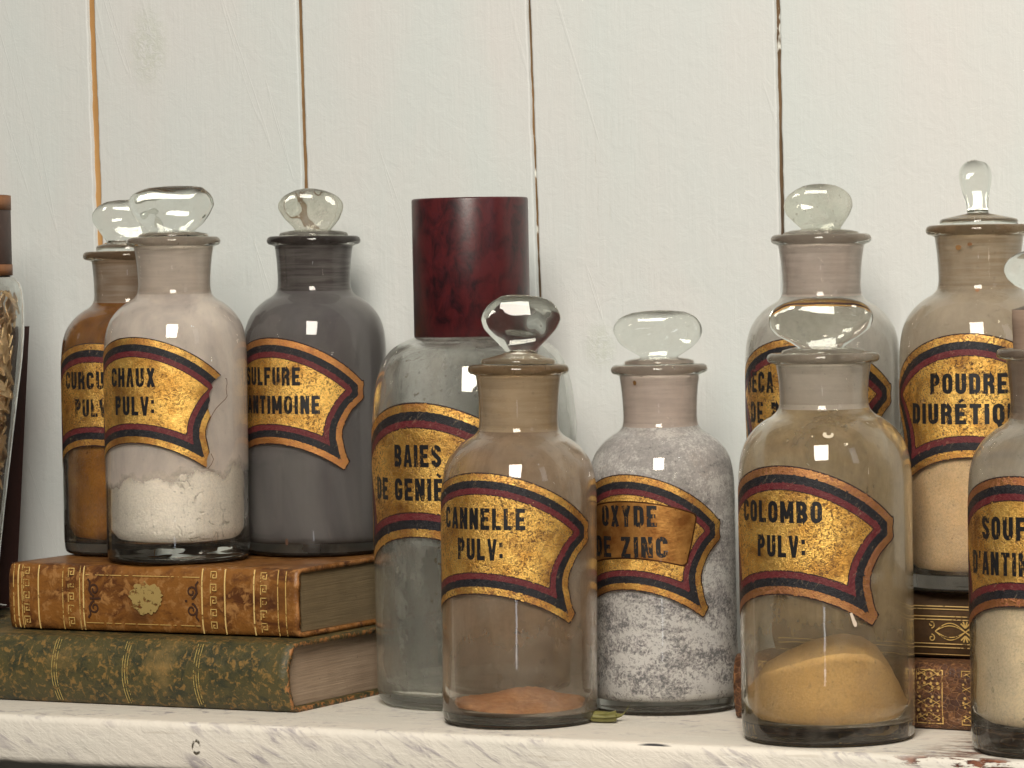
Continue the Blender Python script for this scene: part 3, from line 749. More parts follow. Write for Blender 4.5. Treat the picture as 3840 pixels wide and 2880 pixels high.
for base in (.0950, .1480, .201):
    orn = []
    A, cv, lam = .0042, .0137, .0165
    for sgn in (1, -1):
        for da in (0, .0013):
            orn += stroke([(base + .001 + lam * 2 * k / 40, cv + sgn * (A - da) * math.sin(2 * PI * k / 40)) for k in range(41)], .00045)
    for k in range(2):
        for sgn in (1, -1):
            c = base + .001 + lam * (k + 1) - lam * .5 + lam * .5
            for a in (-50, -20, 20, 50): orn += stroke([(c, cv + sgn * .002), (c + .0032 * math.sin(math.radians(a)), cv + sgn * (.002 + .0034 * math.cos(math.radians(a))))], .0008)
    for sgn in (1, -1): orn += stroke(spiral(base - .0010, cv + sgn * .0034, .0019, 1.1, -PI / 2 * sgn, sgn), .0006)
    on_spine(bk, sp, orn, 'gilt_scroll', M_SCROLL, .0007)


# maroon book standing behind the chip jar
def upright():
    bk = thing('standing_book', 'dark maroon cloth book standing upright behind the wood chip jar', 'book', (-.5135, -.074, GT + .001), (0, 0, 0))
    g = G('dark_maroon_cloth'); n = g.noise(g.obj(), 300, 4); mm = g.end(g.pbr(g.mix(n, (.030, .009, .008), (.06, .02, .015)), .6))
    w, d, h = .082, .028, .168
    def bx(x0, x1, y0, y1, z0, z1):
        return [(x0, y0, z0), (x1, y0, z0), (x1, y1, z0), (x0, y1, z0), (x0, y0, z1), (x1, y0, z1), (x1, y1, z1), (x0, y1, z1)]
    FB = [(3, 2, 1, 0), (4, 5, 6, 7), (0, 1, 5, 4), (1, 2, 6, 5), (2, 3, 7, 6), (3, 0, 4, 7)]
    lean = lambda P: [(x + .09 * z, y, z) for x, y, z in P]
    V = lean(bx(0, w, 0, .003, 0, h)) + lean(bx(0, w, d - .003, d, 0, h)) + lean(bx(w - .003, w, .0031, d - .0031, 0, h))
    link('cover', V, [tuple(i + 8 * k for i in f) for k in range(3) for f in FB], mm, bk, smooth=False)
    link('page_block', lean(bx(.003, w - .0035, .0033, d - .0033, .003, h - .003)), FB, M_PG, bk, smooth=False)
upright()

# ================================================================== bottles
# right half of the painted shield label: (angle from its centre, drop from its top), in body radii
TOPK, BOTK = .323, .335
HALF = [(1.396, .600), (1.405, .66), (1.385, .73), (1.392, .80), (1.403, .835), (1.365, .880), (1.285, .935), (1.204, 1.000), (1.155, 1.06), (1.115, 1.127), (1.070, 1.21), (1.047, 1.290), (1.044, 1.38), (1.065, 1.466), (1.085, 1.56), (1.112, 1.647), (1.155, 1.706), (1.110, 1.77), (1.065, 1.831)]
def outline(ws=1.0, hs=1.0):
    top = [(t, TOPK * t * t) for t in np.linspace(0, 1.36, 28)]
    bot = [(t, 1.467 + BOTK * t * t) for t in np.linspace(1.04, 0, 22)]
    half = top + HALF + bot
    full = half + [(-t, y) for t, y in half[::-1] if t > 1e-9]
    return [(t * ws, -y * hs) for t, y in full]
TORN = [(1.312, .538), (1.24, .575), (1.169, .627), (1.136, .663), (1.157, .714), (1.12, .75), (1.096, .80), (1.107, .89), (1.085, .94), (1.077, .995), (1.117, 1.120)]
def torn_outline():
    top = [(t, TOPK * t * t) for t in np.linspace(0, 1.34, 28)]
    h1 = [(1.385, .592), (1.345, .560)] + TORN + [h for h in HALF if 1.127 < h[1] < 1.6] + [(1.092, 1.60), (1.06, 1.66), (1.045, 1.72), (1.05, 1.78), (1.035, 1.815)]
    bot = [(t, 1.467 + BOTK * t * t) for t in np.linspace(1.0, 0, 22)]
    right = top + h1 + bot
    left = top + HALF + [(t, 1.467 + BOTK * t * t) for t in np.linspace(1.04, 0, 22)]
    full = right + [(-t, y) for t, y in left[::-1] if t > 1e-9]
    return [(t, -y) for t, y in full]
def seg_dist(P, poly):
    A = np.array(poly); B = np.roll(A, -1, axis=0); d = np.full(len(P), 9.0)
    for a, b in zip(A, B):
        ab = b - a; L2 = ab @ ab
        if L2 < 1e-14: continue
        t = np.clip(((P - a) @ ab) / L2, 0, 1); q = a + t[:, None] * ab
        d = np.minimum(d, np.linalg.norm(P - q, axis=1))
    return d
def wrap(prof, R, alpha, ztop, off):
    def f(s, y):            # s = arc in radii from label centre, y = height (<=0) in radii
        z = ztop + y * R; a = alpha + s
        r = prof_r(prof, z) + off
        return (r * math.sin(a), -r * math.cos(a), z)
    return f
def add_label(root, prof, R, alpha, ztop, lines, lm, tm, ws=1.0, hs=1.0, sc=1.0, torn=False, cap=.247, slip=False, base=(.66, 1.05), band=1.0):
    """sc scales the label against the body radius"""
    poly = torn_outline() if torn else outline(ws, hs)
    full = outline(ws, hs)
    dense = []
    for a, b in zip(poly, poly[1:] + poly[:1]):
        n = max(1, int(math.dist(a, b) / .05))
        dense += [(a[0] + (b[0] - a[0]) * k / n, a[1] + (b[1] - a[1]) * k / n) for k in range(n)]
    V2, F2 = region([dense], .034)
    sd = seg_dist(V2, full)
    f = wrap(prof, R, alpha, ztop, .00018)
    lab = link('label', [f(s * sc, y * sc) for s, y in V2], F2, lm, root, attrs={'lab': np.column_stack([V2, sd / band])})
    if torn:
        edge = [h for h in HALF[:12]]
        edge = [(1.372, .590)] + edge
        pol = stroke([(t, -y) for t, y in edge], .010) + stroke([(1.112, -1.62), (1.15, -1.70), (1.115, -1.77), (1.06, -1.825)], .010)
        V3, F3 = region(pol, None)
        f3 = wrap(prof, R, alpha, ztop, .00022)
        link('glue_residue', [f3(s * sc, y * sc) for s, y in V3], F3, M_RES, lab)
    off = .00032
    if slip:
        x1 = .93; p = [(-x1, -.37)] + [(-x1 + 2 * x1 * k / 20, -.335 - .27 * (-x1 + 2 * x1 * k / 20) ** 2) for k in range(1, 20)]
        p = [(t, -.36 - .20 * t * t) for t in np.linspace(-.90, .90, 30)] + [(.965, -.55), (.985, -.60), (.975, -.66), (.90, -.98), (.86, -1.13), (.84, -1.21), (.79, -1.255), (.73, -1.245)] + [(t, -1.145 - .19 * t * t) for t in np.linspace(.68, -.68, 24)] + [(-.79, -1.25), (-.86, -1.13), (-.97, -.66)]
        V4, F4 = region([p], .04)
        f4 = wrap(prof, R, alpha, ztop, .00030)
        link('pasted_slip', [f4(s * sc, y * sc) for s, y in V4], F4, M_SLIP, lab, attrs={'lab': np.column_stack([V4, seg_dist(V4, p)])})
        off = .00042
    P = []
    for (txt, cx, w), bl in zip(lines, base): P += text_polys(txt, cx, -bl, w, cap)
    V5, F5 = region(P, .05)
    f5 = wrap(prof, R, alpha, ztop, off)
    link('lettering', [f5(s * sc, y * sc) for s, y in V5], F5, tm, lab, attrs={'lab': np.column_stack([V5, np.zeros(len(V5))])})
    return lab
M_SLIP = mat_slip()

def glass_profiles(R, H, sh, neck, lip, t=.0026, tb=.008, heel=.93):
    """outer/inner profiles; sh: shoulder list of (r, z) in R from cylinder end up to neck base; neck: (r_base, r_top)"""
    cyl = [(R * heel * .55, .0006), (R * heel * .93, .0), (R * (heel + .035), .0012), (R * .992, .0052), (R, .011), (R, sh[0][1] * R * .5)]
    shp = [(r * R, z * R) for r, z in sh]
    nb = shp[-1]
    nt = (neck[1] * R, H - .0058)
    mid = ((nb[0] * .985 + nt[0] * .015), nb[1] + (nt[1] - nb[1]) * .22)
    ctrl = cyl + shp + [mid, (nb[0] + (nt[0] - nb[0]) * .35, nb[1] + (nt[1] - nb[1]) * .62), nt]
    outer = [(0.0, .0016)] + [tuple(p) for p in smooth_profile(ctrl, 6)]
    body_outer = [p for p in outer if p[0] > 0]
    # lip
    lr = lip * R
    outer2 = outer + [(nt[0] + (lr - nt[0]) * .35, H - .0050), (lr - .0012, H - .0046), (lr - .0002, H - .0036), (lr, H - .0022), (lr - .0006, H - .0008), (lr - .0020, H), (lr - .005, H + .0001)]
    # inner wall
    inn = []
    pts = [p for p in body_outer if p[1] > .012]
    for i, (r, z) in enumerate(pts):
        a = pts[max(i - 1, 0)]; b = pts[min(i + 1, len(pts) - 1)]
        d = np.array((b[0] - a[0], b[1] - a[1])); d = d / np.linalg.norm(d)
        q = (r - d[1] * t, z + d[0] * t)
        inn.append((max(q[0], .004), q[1]))
    # keep inner radius non increasing glitches away
    inner_up = [p for p in inn if p[1] > tb + .007]
    base_c = [(0.0, tb + .0008), (R * .55, tb + .0003), (R * .80, tb), (inner_up[0][0] - .0022, tb + .0012), (inner_up[0][0] - .0006, tb + .0038)]
    inner = base_c + inner_up
    nr = inner[-1][0]
    prof = outer2 + [(nr + .0012, H - .0002), (nr + .0002, H - .0016)] + inner[::-1]
    return body_outer, inner, prof, nr

def stopper_mesh(tab, ax, yrim, ppm, H, zneck, nr, dmax, dome, seg=56, thick=None, seed=0, plug_top=None):
    """tab: silhouette rows (y, left, right) in image px of that stopper; ax axis px; loft from top to plug"""
    tab = sorted(tab)
    ys = np.array([r[0] for r in tab], float); c = np.array([(r[1] + r[2]) / 2 - ax for r in tab]); w = np.array([(r[2] - r[1]) / 2 for r in tab])
    y0, y1 = ys[0], ys[-1]
    # round the top
    ys = np.concatenate([[y0 - 2.2, y0 - 1.6], ys]); c = np.concatenate([[c[0], c[0]], c]); w = np.concatenate([[w[0] * .02, w[0] * .62], w])
    g = np.unique(np.concatenate([np.linspace(ys[0], ys[0] + 4, 8), np.linspace(ys[0] + 4, y1, 44)]))
    # smooth interpolation
    W = np.interp(g, ys, w); Cc = np.interp(g, ys, c)
    for _ in range(3):
        W[3:-1] = (W[2:-2] + 2 * W[3:-1] + W[4:]) / 4 if True else W[3:-1]
        Cc[1:-1] = (Cc[:-2] + 2 * Cc[1:-1] + Cc[2:]) / 4
    rows = []
    hspan = y1 - ys[0]
    for yy, ww, cc in zip(g, W, Cc):
        t = (yy - ys[0]) / hspan
        z = H + (yrim - yy) / ppm
        w_m = ww / ppm
        d = dmax * max(.04, 1 - abs(1 - 2 * t * .90) ** 4.5) ** .5
        d = min(d, max(w_m, .0008)) if thick is None else thick * max(.05, 1 - abs(1 - 2 * t * .95) ** 2.4) ** .5
        rows.append((z, w_m, d, cc / ppm, 5.0))
    stem_z, stem_w, _, stem_c, _ = rows[-1]
    pt = H if plug_top is None else plug_top
    sw = min(stem_w, nr * .72)
    rows.append((stem_z - .0007, sw * .99, min(sw * .98, max(dmax * .8, sw * .7)), stem_c, 3.2))
    rows.append((stem_z - .0014, sw * .98, min(sw * .98, max(dmax, sw * .8)), stem_c, 2.2))
    if dome > 0:
        zd = pt + dome
        rows.append((max(stem_z - .0022, zd + .0022), sw * 1.02, sw * .98, stem_c * .6, 2))
        rows.append((zd + .0012, nr * .80, nr * .80, 0, 2))
        rows.append((zd + .0003, nr * .97, nr * .97, 0, 2))
        rows.append((zd - .0008, nr * 1.0, nr * 1.0, 0, 2))
    gl_end = len(rows)
    rows.append((pt - .0004, nr - .0003, nr - .0003, 0, 2))
    for k in range(1, 8): rows.append((pt - .0004 - (pt - zneck) * k / 7, nr - .0003 - .0012 * k / 7, nr - .0003 - .0012 * k / 7, 0, 2))
    rows.append((zneck - .0012, nr - .0035, nr - .0035, 0, 2))
    V, Fc, mi = [], [], []
    for i, (z, a, b, cc, n) in enumerate(rows):
        for k in range(seg):
            th = 2 * PI * k / seg; co, si = math.cos(th), math.sin(th)
            x = cc + a * math.copysign(abs(co) ** (2 / n), co); y = b * math.copysign(abs(si) ** (2 / n), si)
            if i < gl_end - 2:
                p = Vector((x * 70 + seed * 3.3, y * 70, z * 70)); q = mnoise.noise(p) * .0008
                x += q * co; y += q * si + .0009 * mnoise.noise(p * 1.7 + Vector((5, 5, 5)))
            V.append((x, y, z))
    n = len(rows)
    for i in range(n - 1):
        for k in range(seg):
            k2 = (k + 1) % seg
            Fc.append((i * seg + k, (i + 1) * seg + k, (i + 1) * seg + k2, i * seg + k2)); mi.append(0 if i < gl_end else 1)
    V.append((rows[0][3], 0, rows[0][0] + .0002)); V.append((0, 0, rows[-1][0]))
    for k in range(seg):
        k2 = (k + 1) % seg
        Fc.append((n * seg, k, k2)); mi.append(0)
        Fc.append((n * seg + 1, (n - 1) * seg + k2, (n - 1) * seg + k)); mi.append(1)
    return V, Fc, mi

def powder_mesh(inner, hfun, gap=.0004, na=128, nr_=34, nv=14):
    zs = [p[1] for p in inner]; rs = [p[0] for p in inner]
    def ri(z): return float(np.interp(z, zs[2:], rs[2:])) - gap
    zb = zs[2] + gap
    V, Fc = [], []
    # side rings
    for j in range(nv + 1):
        for k in range(na):
            a = 2 * PI * k / na
            r0 = ri(zs[-1]); 
            zt = hfun(math.cos(a), math.sin(a), 1.0)
            z = zb + (zt - zb) * (j / nv) ** 1.5
            r = ri(z); V.append((r * math.cos(a), r * math.sin(a), z))
    for j in range(nv):
        for k in range(na):
            k2 = (k + 1) % na
            Fc.append((j * na + k, j * na + k2, (j + 1) * na + k2, (j + 1) * na + k))
    base = nv * na
    prev = [base + k for k in range(na)]
    for i in range(1, nr_):
        f = 1 - i / nr_; row = []
        for k in range(na):
            a = 2 * PI * k / na
            r = ri(hfun(math.cos(a), math.sin(a), 1.0)) * f
            row.append(len(V)); V.append((r * math.cos(a), r * math.sin(a), hfun(math.cos(a), math.sin(a), f)))
        for k in range(na):
            k2 = (k + 1) % na
            Fc.append((prev[k], prev[k2], row[k2], row[k]))
        prev = row
    c = len(V); V.append((0, 0, hfun(1, 0, 0)))
    for k in range(na): Fc.append((prev[k], prev[(k + 1) % na], c))
    c2 = len(V); V.append((0, 0, zb))
    for k in range(na): Fc.append((k, c2, (k + 1) % na))
    return V, Fc
def flat_heap(R, h, amp=.02, seed=0, tilt=(0, 0), fine=.006):
    def f(cx, sy, fr):
        x, y = cx * fr, sy * fr
        return R * (h + tilt[0] * x + tilt[1] * y + amp * mnoise.noise(Vector((x * 1.6 + seed, y * 1.6, 2))) + fine * mnoise.noise(Vector((x * 9 + seed, y * 9, 5))))
    return f

SH_A = [(1.0, 2.86), (.992, 3.02), (.965, 3.20), (.905, 3.36), (.80, 3.50), (.68, 3.60), (.575, 3.665), (.525, 3.73), (.508, 3.82)]
def shift_sh(sh, dz): return [(r, z + dz) for r, z in sh]

def bottle(label, loc, az, lean, R, H, sh, neck, lip, tb, glass, film, plug, stop, powder=None, lab=None, glass_stop=None, gname='apothecary bottles with gilt shield labels', film_min=0.0, rim=None):
    root = thing('apothecary_bottle', label, 'bottle', loc, (0, lean, math.radians(az)), gname)
    outer, inner, prof, nr = glass_profiles(R, H, sh, neck, lip, tb=tb)
    V, Fc = lathe(prof, 112)
    zneck = sh[-1][1] * R - .004
    no = len(prof) - len(inner); mi = []
    for i in range(len(prof) - 1):
        zm = (prof[i][1] + prof[i + 1][1]) / 2
        if i >= no - 1: k = 2 if zm > zneck - .0005 else (1 if zm > film_min * R else 0)
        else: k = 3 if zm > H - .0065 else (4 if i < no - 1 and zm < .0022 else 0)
        mi += [k] * 112
    link('glass_body', V, Fc, [glass, film, plug, rim or RIM_GLASS, BASE_SHADE], root, mat_idx=mi)
    if powder is not None:
        hf, pm = powder
        V, Fc = powder_mesh(inner, hf); link('powder', V, Fc, pm, root)
    if stop is not None:
        tab, ax, yr, ppm, dmax, dome, thick, ptop, seed = stop
        V, Fc, mi = stopper_mesh(tab, ax, yr, ppm, H, zneck, nr, dmax, dome, thick=thick, seed=seed, plug_top=ptop)
        link('stopper', V, Fc, [glass_stop or STOPPER_GLASS, plug], root, mat_idx=mi)
    if lab is not None:
        add_label(root, outer, R, **lab)
    return root, outer, inner
D2R = math.radians

# ---- stopper silhouettes
ST_CHAUX = [(399, 335, 430), (403, 308, 437), (414, 283, 450), (425, 276, 456), (438, 273, 458), (455, 281, 450), (466, 288, 443), (480, 300, 432), (494, 315, 414), (503, 328, 406)]
ST_SULF = [(404, 654, 692), (410, 634, 717), (420, 618, 736), (433, 608, 745), (442, 607, 746.5), (450, 609, 745), (467, 620, 739), (483, 636, 727), (498, 648, 713)]
ST_CANN = [(638.5, 1088, 1146), (645, 1075, 1185), (652, 1064, 1197), (662, 1054, 1206), (676, 1046, 1213), (690, 1043, 1214), (710, 1049, 1206), (730, 1065, 1189), (746, 1082, 1173), (755, 1091, 1167)]
ST_OXY = [(672.7, 1385, 1465), (676, 1363, 1488), (686, 1340, 1507), (702, 1329, 1517), (716, 1327, 1518.5), (728, 1333, 1515), (740, 1340, 1507), (752, 1354, 1495), (763, 1373, 1478), (772, 1387, 1463)]
ST_COL = [(639, 1740, 1822), (646, 1696, 1857), (661, 1671, 1877), (676, 1661, 1884), (688, 1659, 1885), (705, 1664, 1879), (721, 1680, 1858), (736, 1711, 1834), (749, 1729, 1818)]
ST_DEC = [(396.5, 1738, 1790), (403, 1717, 1812), (417, 1697, 1828), (430, 1689, 1833), (443, 1687, 1834), (461, 1693, 1827), (480, 1711, 1815), (497, 1730, 1803)]
ST_DIU = [(347, 2088, 2108), (351, 2078, 2125), (362, 2070, 2132), (380, 2066.5, 2134), (400, 2069, 2133), (419, 2074, 2130), (435, 2079, 2129), (451, 2082, 2129)]
ST_SOUF = [(531, 2240, 2318), (538, 2206, 2352), (551, 2184, 2374), (566, 2173, 2384), (578, 2171, 2386), (595, 2178, 2378), (611, 2196, 2360), (626, 2226, 2332), (640, 2238, 2320)]
ST_CURC = [(424, 250, 318), (428, 232, 338), (437, 218, 352), (450, 207, 360), (460, 205, 362), (472, 208, 359), (486, 220, 348), (500, 229, 338), (510, 236, 330)]

def mound(cx, sy, fr):
    x, y = cx * fr, sy * fr
    top = float(np.interp(x, [-1, -.94, -.77, -.49, -.15, .19, .45, .62, .75, .85, .92, 1], [.58, .64, .84, .98, 1.11, 1.17, 1.13, 1.02, .86, .69, .50, .42]))
    dome = 1 - .09 * ((y - .10) / 1.10) ** 2
    return .0424 * (.12 + (top - .12) * dome + .016 * mnoise.noise(Vector((x * 2.6, y * 2.6, 3))) + .007 * mnoise.noise(Vector((x * 9, y * 9, 5))))
BOTTLES = {}
# back left: turmeric
BOTTLES['curcuma'] = bottle('orange-brown powder bottle half hidden behind the white powder bottle, lettered CURCUMA', (-.3245, -.0765, GT + OT + .0009), 34.1, .006, .0400, .1735, shift_sh(SH_A, -.12), (.49, .535), .66, .007, GLASS,
    mat_film('turmeric_film', (.42, .165, .022), .82, .30, 40, (.24, .08, .010)), mat_plug('brown_ground_neck', (.46, .37, .29), (.28, .18, .11)),
    (ST_CURC, 284, 533, 3734, .0072, .0030, None, None, 1), (flat_heap(.04, 1.75, .05, 1), mat_powder('turmeric_powder', (.42, .17, .020), (.20, .065, .008), .4)),
    dict(alpha=D2R(-34), ztop=.1216, lines=[('CURCUMA', 0.0, 1.13), ('PULV:', .0, .64)], lm=mat_label('label_curcuma', .12, .75), tm=mat_letters('letters_curcuma', .8)), film_min=1.7, rim=RIM_BROWN)
# white lime powder, label torn at the right end
BOTTLES['chaux'] = bottle('white powder bottle with torn label lettered CHAUX PULV', (-.2643, -.1215, GT + OT + .0009), 33.4, .008, .0399, .1802, SH_A, (.49, .555), .655, .0098, GLASS,
    mat_film('lime_film', (.95, .85, .755), .96, .20, 34, (.74, .655, .605), zline=(.0480, -.12, 0.0, .006)), mat_plug('pale_ground_neck', (.70, .61, .53), (.56, .48, .41), .5),
    (ST_CHAUX, 370, 507, 3868, .0075, .0014, None, None, 2), (flat_heap(.0399, 1.55, .06, 4, (.08, .02)), mat_powder('lime_powder', (.95, .86, .76), (.92, .82, .71), .5, True)),
    dict(alpha=D2R(-36), ztop=.1253, lines=[('CHAUX', -.045, .78), ('PULV:', -.01, .67)], lm=mat_label('label_chaux', 0, .25), tm=mat_letters('letters_chaux', .45), torn=True, cap=.26, base=(.69, 1.08)), film_min=.80)
# grey antimony sulphide
BOTTLES['sulfure'] = bottle('slate grey powder bottle with label lettered SULFURE D\'ANTIMOINE', (-.2145, -.0545, GT + OT + .0009), 31.1, .012, .0407, .1796, shift_sh(SH_A, -.07), (.495, .545), .655, .007, GLASS,
    mat_film('antimony_film', (.245, .230, .226), .96, .16, 20, (.165, .150, .158), stretch=(1, 1, .35)), mat_plug('dark_ground_neck', (.19, .17, .165), (.07, .06, .058), .7),
    (ST_SULF, 682, 505, 3792, .0072, .0016, None, None, 3), (flat_heap(.0407, 2.6, .03, 2), mat_powder('antimony_powder', (.215, .20, .215), (.16, .15, .165), .15)),
    dict(alpha=D2R(-38), ztop=.1228, lines=[('SULFURE', -.04, 1.0), ("D'ANTIMOINE", 0.0, 1.46)], lm=mat_label('label_sulfure', .05, .6, (.50, .20, .075)), tm=mat_letters('letters_sulfure', .45), cap=.25, base=(.66, 1.05)), glass_stop=STOPPER_DIRTY, film_min=0, rim=RIM_DARK)
# cinnamon, in front of the big jar
BOTTLES['cannelle'] = bottle('nearly empty bottle with a little cinnamon powder, lettered CANNELLE PULV', (-.0245, -.1700, 0), 27.9, .016, .0401, .1840, shift_sh(SH_A, .02), (.49, .545), .65, .0060, GLASS_DUSTY,
    mat_film('cinnamon_film', (.64, .46, .31), .56, .30, 26, (.48, .31, .18), stretch=(1, 1, .3), zline=(.040, 0.0, .45, .026)), mat_plug('tan_ground_neck', (.54, .41, .27), (.42, .30, .17), .5),
    (ST_CANN, 1122, 787, 4181, .0074, .0024, None, None, 4), ((lambda cx, sy, fr: .0401 * (.245 + .16 * math.exp(-((cx * fr - .10) ** 2 + (sy * fr - .25) ** 2) / .22) - .05 * fr ** 4 + .03 * mnoise.noise(Vector((cx * fr * 3.5, sy * fr * 3.5, 1))) + .022 * mnoise.noise(Vector((cx * fr * 13, sy * fr * 13, 1))))), mat_powder('cinnamon_powder', (.82, .37, .14), (.58, .22, .075), .9, False, 160)),
    dict(alpha=D2R(-30), ztop=.1303, lines=[('CANNELLE', -.02, 1.25), ('PULV:', -.02, .67)], lm=mat_label('label_cannelle', .03, .7), tm=mat_letters('letters_cannelle', .55), ws=1.14, hs=1.05, cap=.272, base=(.72, 1.105)), film_min=0, rim=RIM_BROWN)
# zinc oxide
BOTTLES['oxyde'] = bottle('bottle crusted inside with white and grey specks, lettered OXYDE DE ZINC', (.0237, -.0955, 0), 25.5, -.002, .0384, .1815, shift_sh(SH_A, .16), (.50, .55), .665, .0070, GLASS,
    mat_film('zinc_film', (.53, .50, .49), .97, .10, 60, (.37, .35, .355), (380, 0, ((.30, .29, .295), (.60, .565, .555), (.70, .66, .645), (.98, .95, .92)))), mat_plug('pinkish_ground_neck', (.74, .63, .56), (.58, .48, .42), .55),
    (ST_OXY, 1424, 787, 4090, .0076, .0018, None, None, 5), (flat_heap(.0384, .33, .05, 3), mat_powder('zinc_powder', (.84, .77, .72), (.66, .56, .42), .6)),
    dict(alpha=D2R(-29), ztop=.1258, lines=[('OXYDE', .0, .87), ('DE ZINC', -.02, 1.18)], lm=mat_label('label_oxyde', .10, .55), tm=mat_letters('letters_oxyde', .75), hs=1.07, cap=.285, slip=True, base=(.71, 1.13)))
# calumba
BOTTLES['colombo'] = bottle('bottle holding a slumped mound of mustard yellow powder, lettered COLOMBO PULV', (.1517, -.1795, 0), 22.9, .004, .0424, .1888, shift_sh(SH_A, .09), (.50, .545), .65, .0085, GLASS_DUSTY,
    mat_film('calumba_film', (.76, .59, .36), .52, .30, 22, (.54, .40, .22), stretch=(1, 1, .35), zline=(.052, 0.0, .35, .02)), mat_plug('grey_ground_neck', (.60, .53, .45), (.50, .43, .36), .35),
    (ST_COL, 1777, 757, 4400, .0085, .0010, None, None, 6), (mound, mat_powder('calumba_powder', (.80, .50, .195), (.72, .43, .150), .45)),
    dict(alpha=D2R(-30), ztop=.1358, lines=[('COLOMBO', -.08, 1.135), ('PULV:', -.03, .64)], lm=mat_label('label_colombo', 0, .65, (.34, .135, .075)), tm=mat_letters('letters_colombo', .35), cap=.247, base=(.65, 1.04)))
# behind it, on the brown books
BOTTLES['decoction'] = bottle('dusty pale bottle on brown books, mostly hidden behind the mustard powder bottle', (.1115, -.0855, BT + UT + .0010), 23.0, .006, .0400, .1808, shift_sh(SH_A, 0), (.52, .555), .65, .0075, GLASS_DUSTY,
    mat_film('pale_dust_film', (.74, .69, .62), .62, .26, 24, (.60, .55, .48)), mat_plug('cloudy_ground_neck', (.66, .57, .51), (.52, .43, .37), .6),
    (ST_DEC, 1766, 503, 4175, .0068, .0008, None, None, 7), (flat_heap(.04, .8, .04, 8), mat_powder('pale_powder', (.70, .60, .46), (.60, .50, .36), .4)),
    dict(alpha=D2R(-20), ztop=.1281, lines=[('DÉCA', -.62, .60), ('DE P', -.52, .58)], lm=mat_label('label_decoction', .10, .8), tm=mat_letters('letters_decoction', .8), cap=.27, base=(.70, 1.09)), glass_stop=STOPPER_DIRTY)
BOTTLES['diuretique'] = bottle('bottle with edge-on stopper on brown books, lettered POUDRE DIURÉTIQUE', (.1996, -.0905, BT + UT + .0010), 20.5, .007, .0406, .1833, shift_sh(SH_A, .0), (.505, .55), .66, .0085, GLASS_DUSTY,
    mat_film('beige_film', (.68, .56, .42), .74, .22, 22, (.54, .43, .30)), mat_plug('stained_ground_neck', (.55, .45, .33), (.38, .26, .15), .5),
    (ST_DIU, 2107, 485, 4283, .0085, .0026, .0125, None, 8), (flat_heap(.0406, 2.15, .04, 6), mat_powder('cream_powder', (.86, .60, .35), (.78, .52, .28), .3)),
    dict(alpha=D2R(-9), ztop=.1295, lines=[('POUDRE', .0, .98), ('DIURÉTIQUE', .0, 1.62)], lm=mat_label('label_diuretique', .0, .85), tm=mat_letters('letters_diuretique', .2), hs=1.04, cap=.25, base=(.74, 1.11)), film_min=2.1, rim=RIM_BROWN)
BOTTLES['soufre'] = bottle('cream powder bottle cut off by the right edge, lettered SOUFRE D\'ANTIMOINE', (.2722, -.1852, 0), 19.2, .004, .0415, .1900, shift_sh(SH_A, .06), (.505, .545), .66, .0120, GLASS_DUSTY,
    mat_film('greyish_film', (.70, .64, .55), .62, .22, 24, (.56, .50, .42)), mat_plug('brown_raised_plug', (.34, .25, .19), (.26, .18, .13), .4),
    (ST_SOUF, 2278, 745, 4552, .0085, .0, None, .2088, 9), (flat_heap(.0415, 1.95, .04, 9), mat_powder('golden_cream_powder', (.98, .79, .54), (.95, .745, .49), .3)),
    dict(alpha=D2R(-28), ztop=.1318, lines=[('SOUFRE', .0, .96), ("D'ANTIMOINE", .02, 1.46)], lm=mat_label('label_soufre', .08, .8, (.36, .12, .07)), tm=mat_letters('letters_soufre', .6), cap=.262, base=(.72, 1.12)), film_min=1.9)

# dried spots and a drip on the glass
def residue(key, alpha, z, poly, col, name='dried_residue', R=None):
    root, outer, inner = BOTTLES[key]
    V2, F2 = region([poly], .0006)
    g = G('dried_spot'); m = g.end(g.pbr(col, .7, 0, g.bump(g.noise(g.obj(), 500), .4, .0005)))
    V = []
    for u, v in V2:
        zz = z + v; r = prof_r(outer, zz) + .00035; a = D2R(alpha) + u / prof_r(outer, z)
        V.append((r * math.sin(a), -r * math.cos(a), zz))
    link(name, V, F2, m, root)
def ell(rx, ry, sd=0, n=20): return [((rx * (1 + .25 * mnoise.noise(Vector((math.cos(k / n * 2 * PI) * 2, math.sin(k / n * 2 * PI) * 2, sd))))) * math.cos(k / n * 2 * PI), ry * (1 + .25 * mnoise.noise(Vector((math.cos(k / n * 2 * PI) * 2, math.sin(k / n * 2 * PI) * 2, sd + 4)))) * math.sin(k / n * 2 * PI)) for k in range(n)]
cres = [(.0026 * math.cos(a), .0016 * math.sin(a)) for a in np.linspace(-3.9, .5, 14)] + [(.0012 * math.cos(a) + .0003, .0004 + .0007 * math.sin(a)) for a in np.linspace(.5, -3.9, 12)]
residue('colombo', 3, .1502, cres, (.62, .54, .40))
residue('colombo', -9, .1495, ell(.0004, .0004), (.62, .54, .40))
residue('colombo', 17.5, .0612, [(-.0020, .0036), (-.0008, .0040), (.0008, .0002), (.0016, -.0016), (.0013, -.0028), (.0004, -.0030), (-.0004, -.0018)], (.66, .55, .44))
residue('oxyde', -38, .1725, ell(.0011, .0013, 3), (.16, .075, .018))
residue('sulfure', -24, .0085, ell(.0009, .0020, 7), (.075, .035, .018))
residue('diuretique', -28, .172, ell(.0016, .0013, 2), (.26, .13, .04))
residue('diuretique', -12, .1735, ell(.0012, .0009, 5), (.20, .09, .03))
residue('diuretique', -3, .1505, ell(.0011, .0008, 9), (.34, .17, .08))

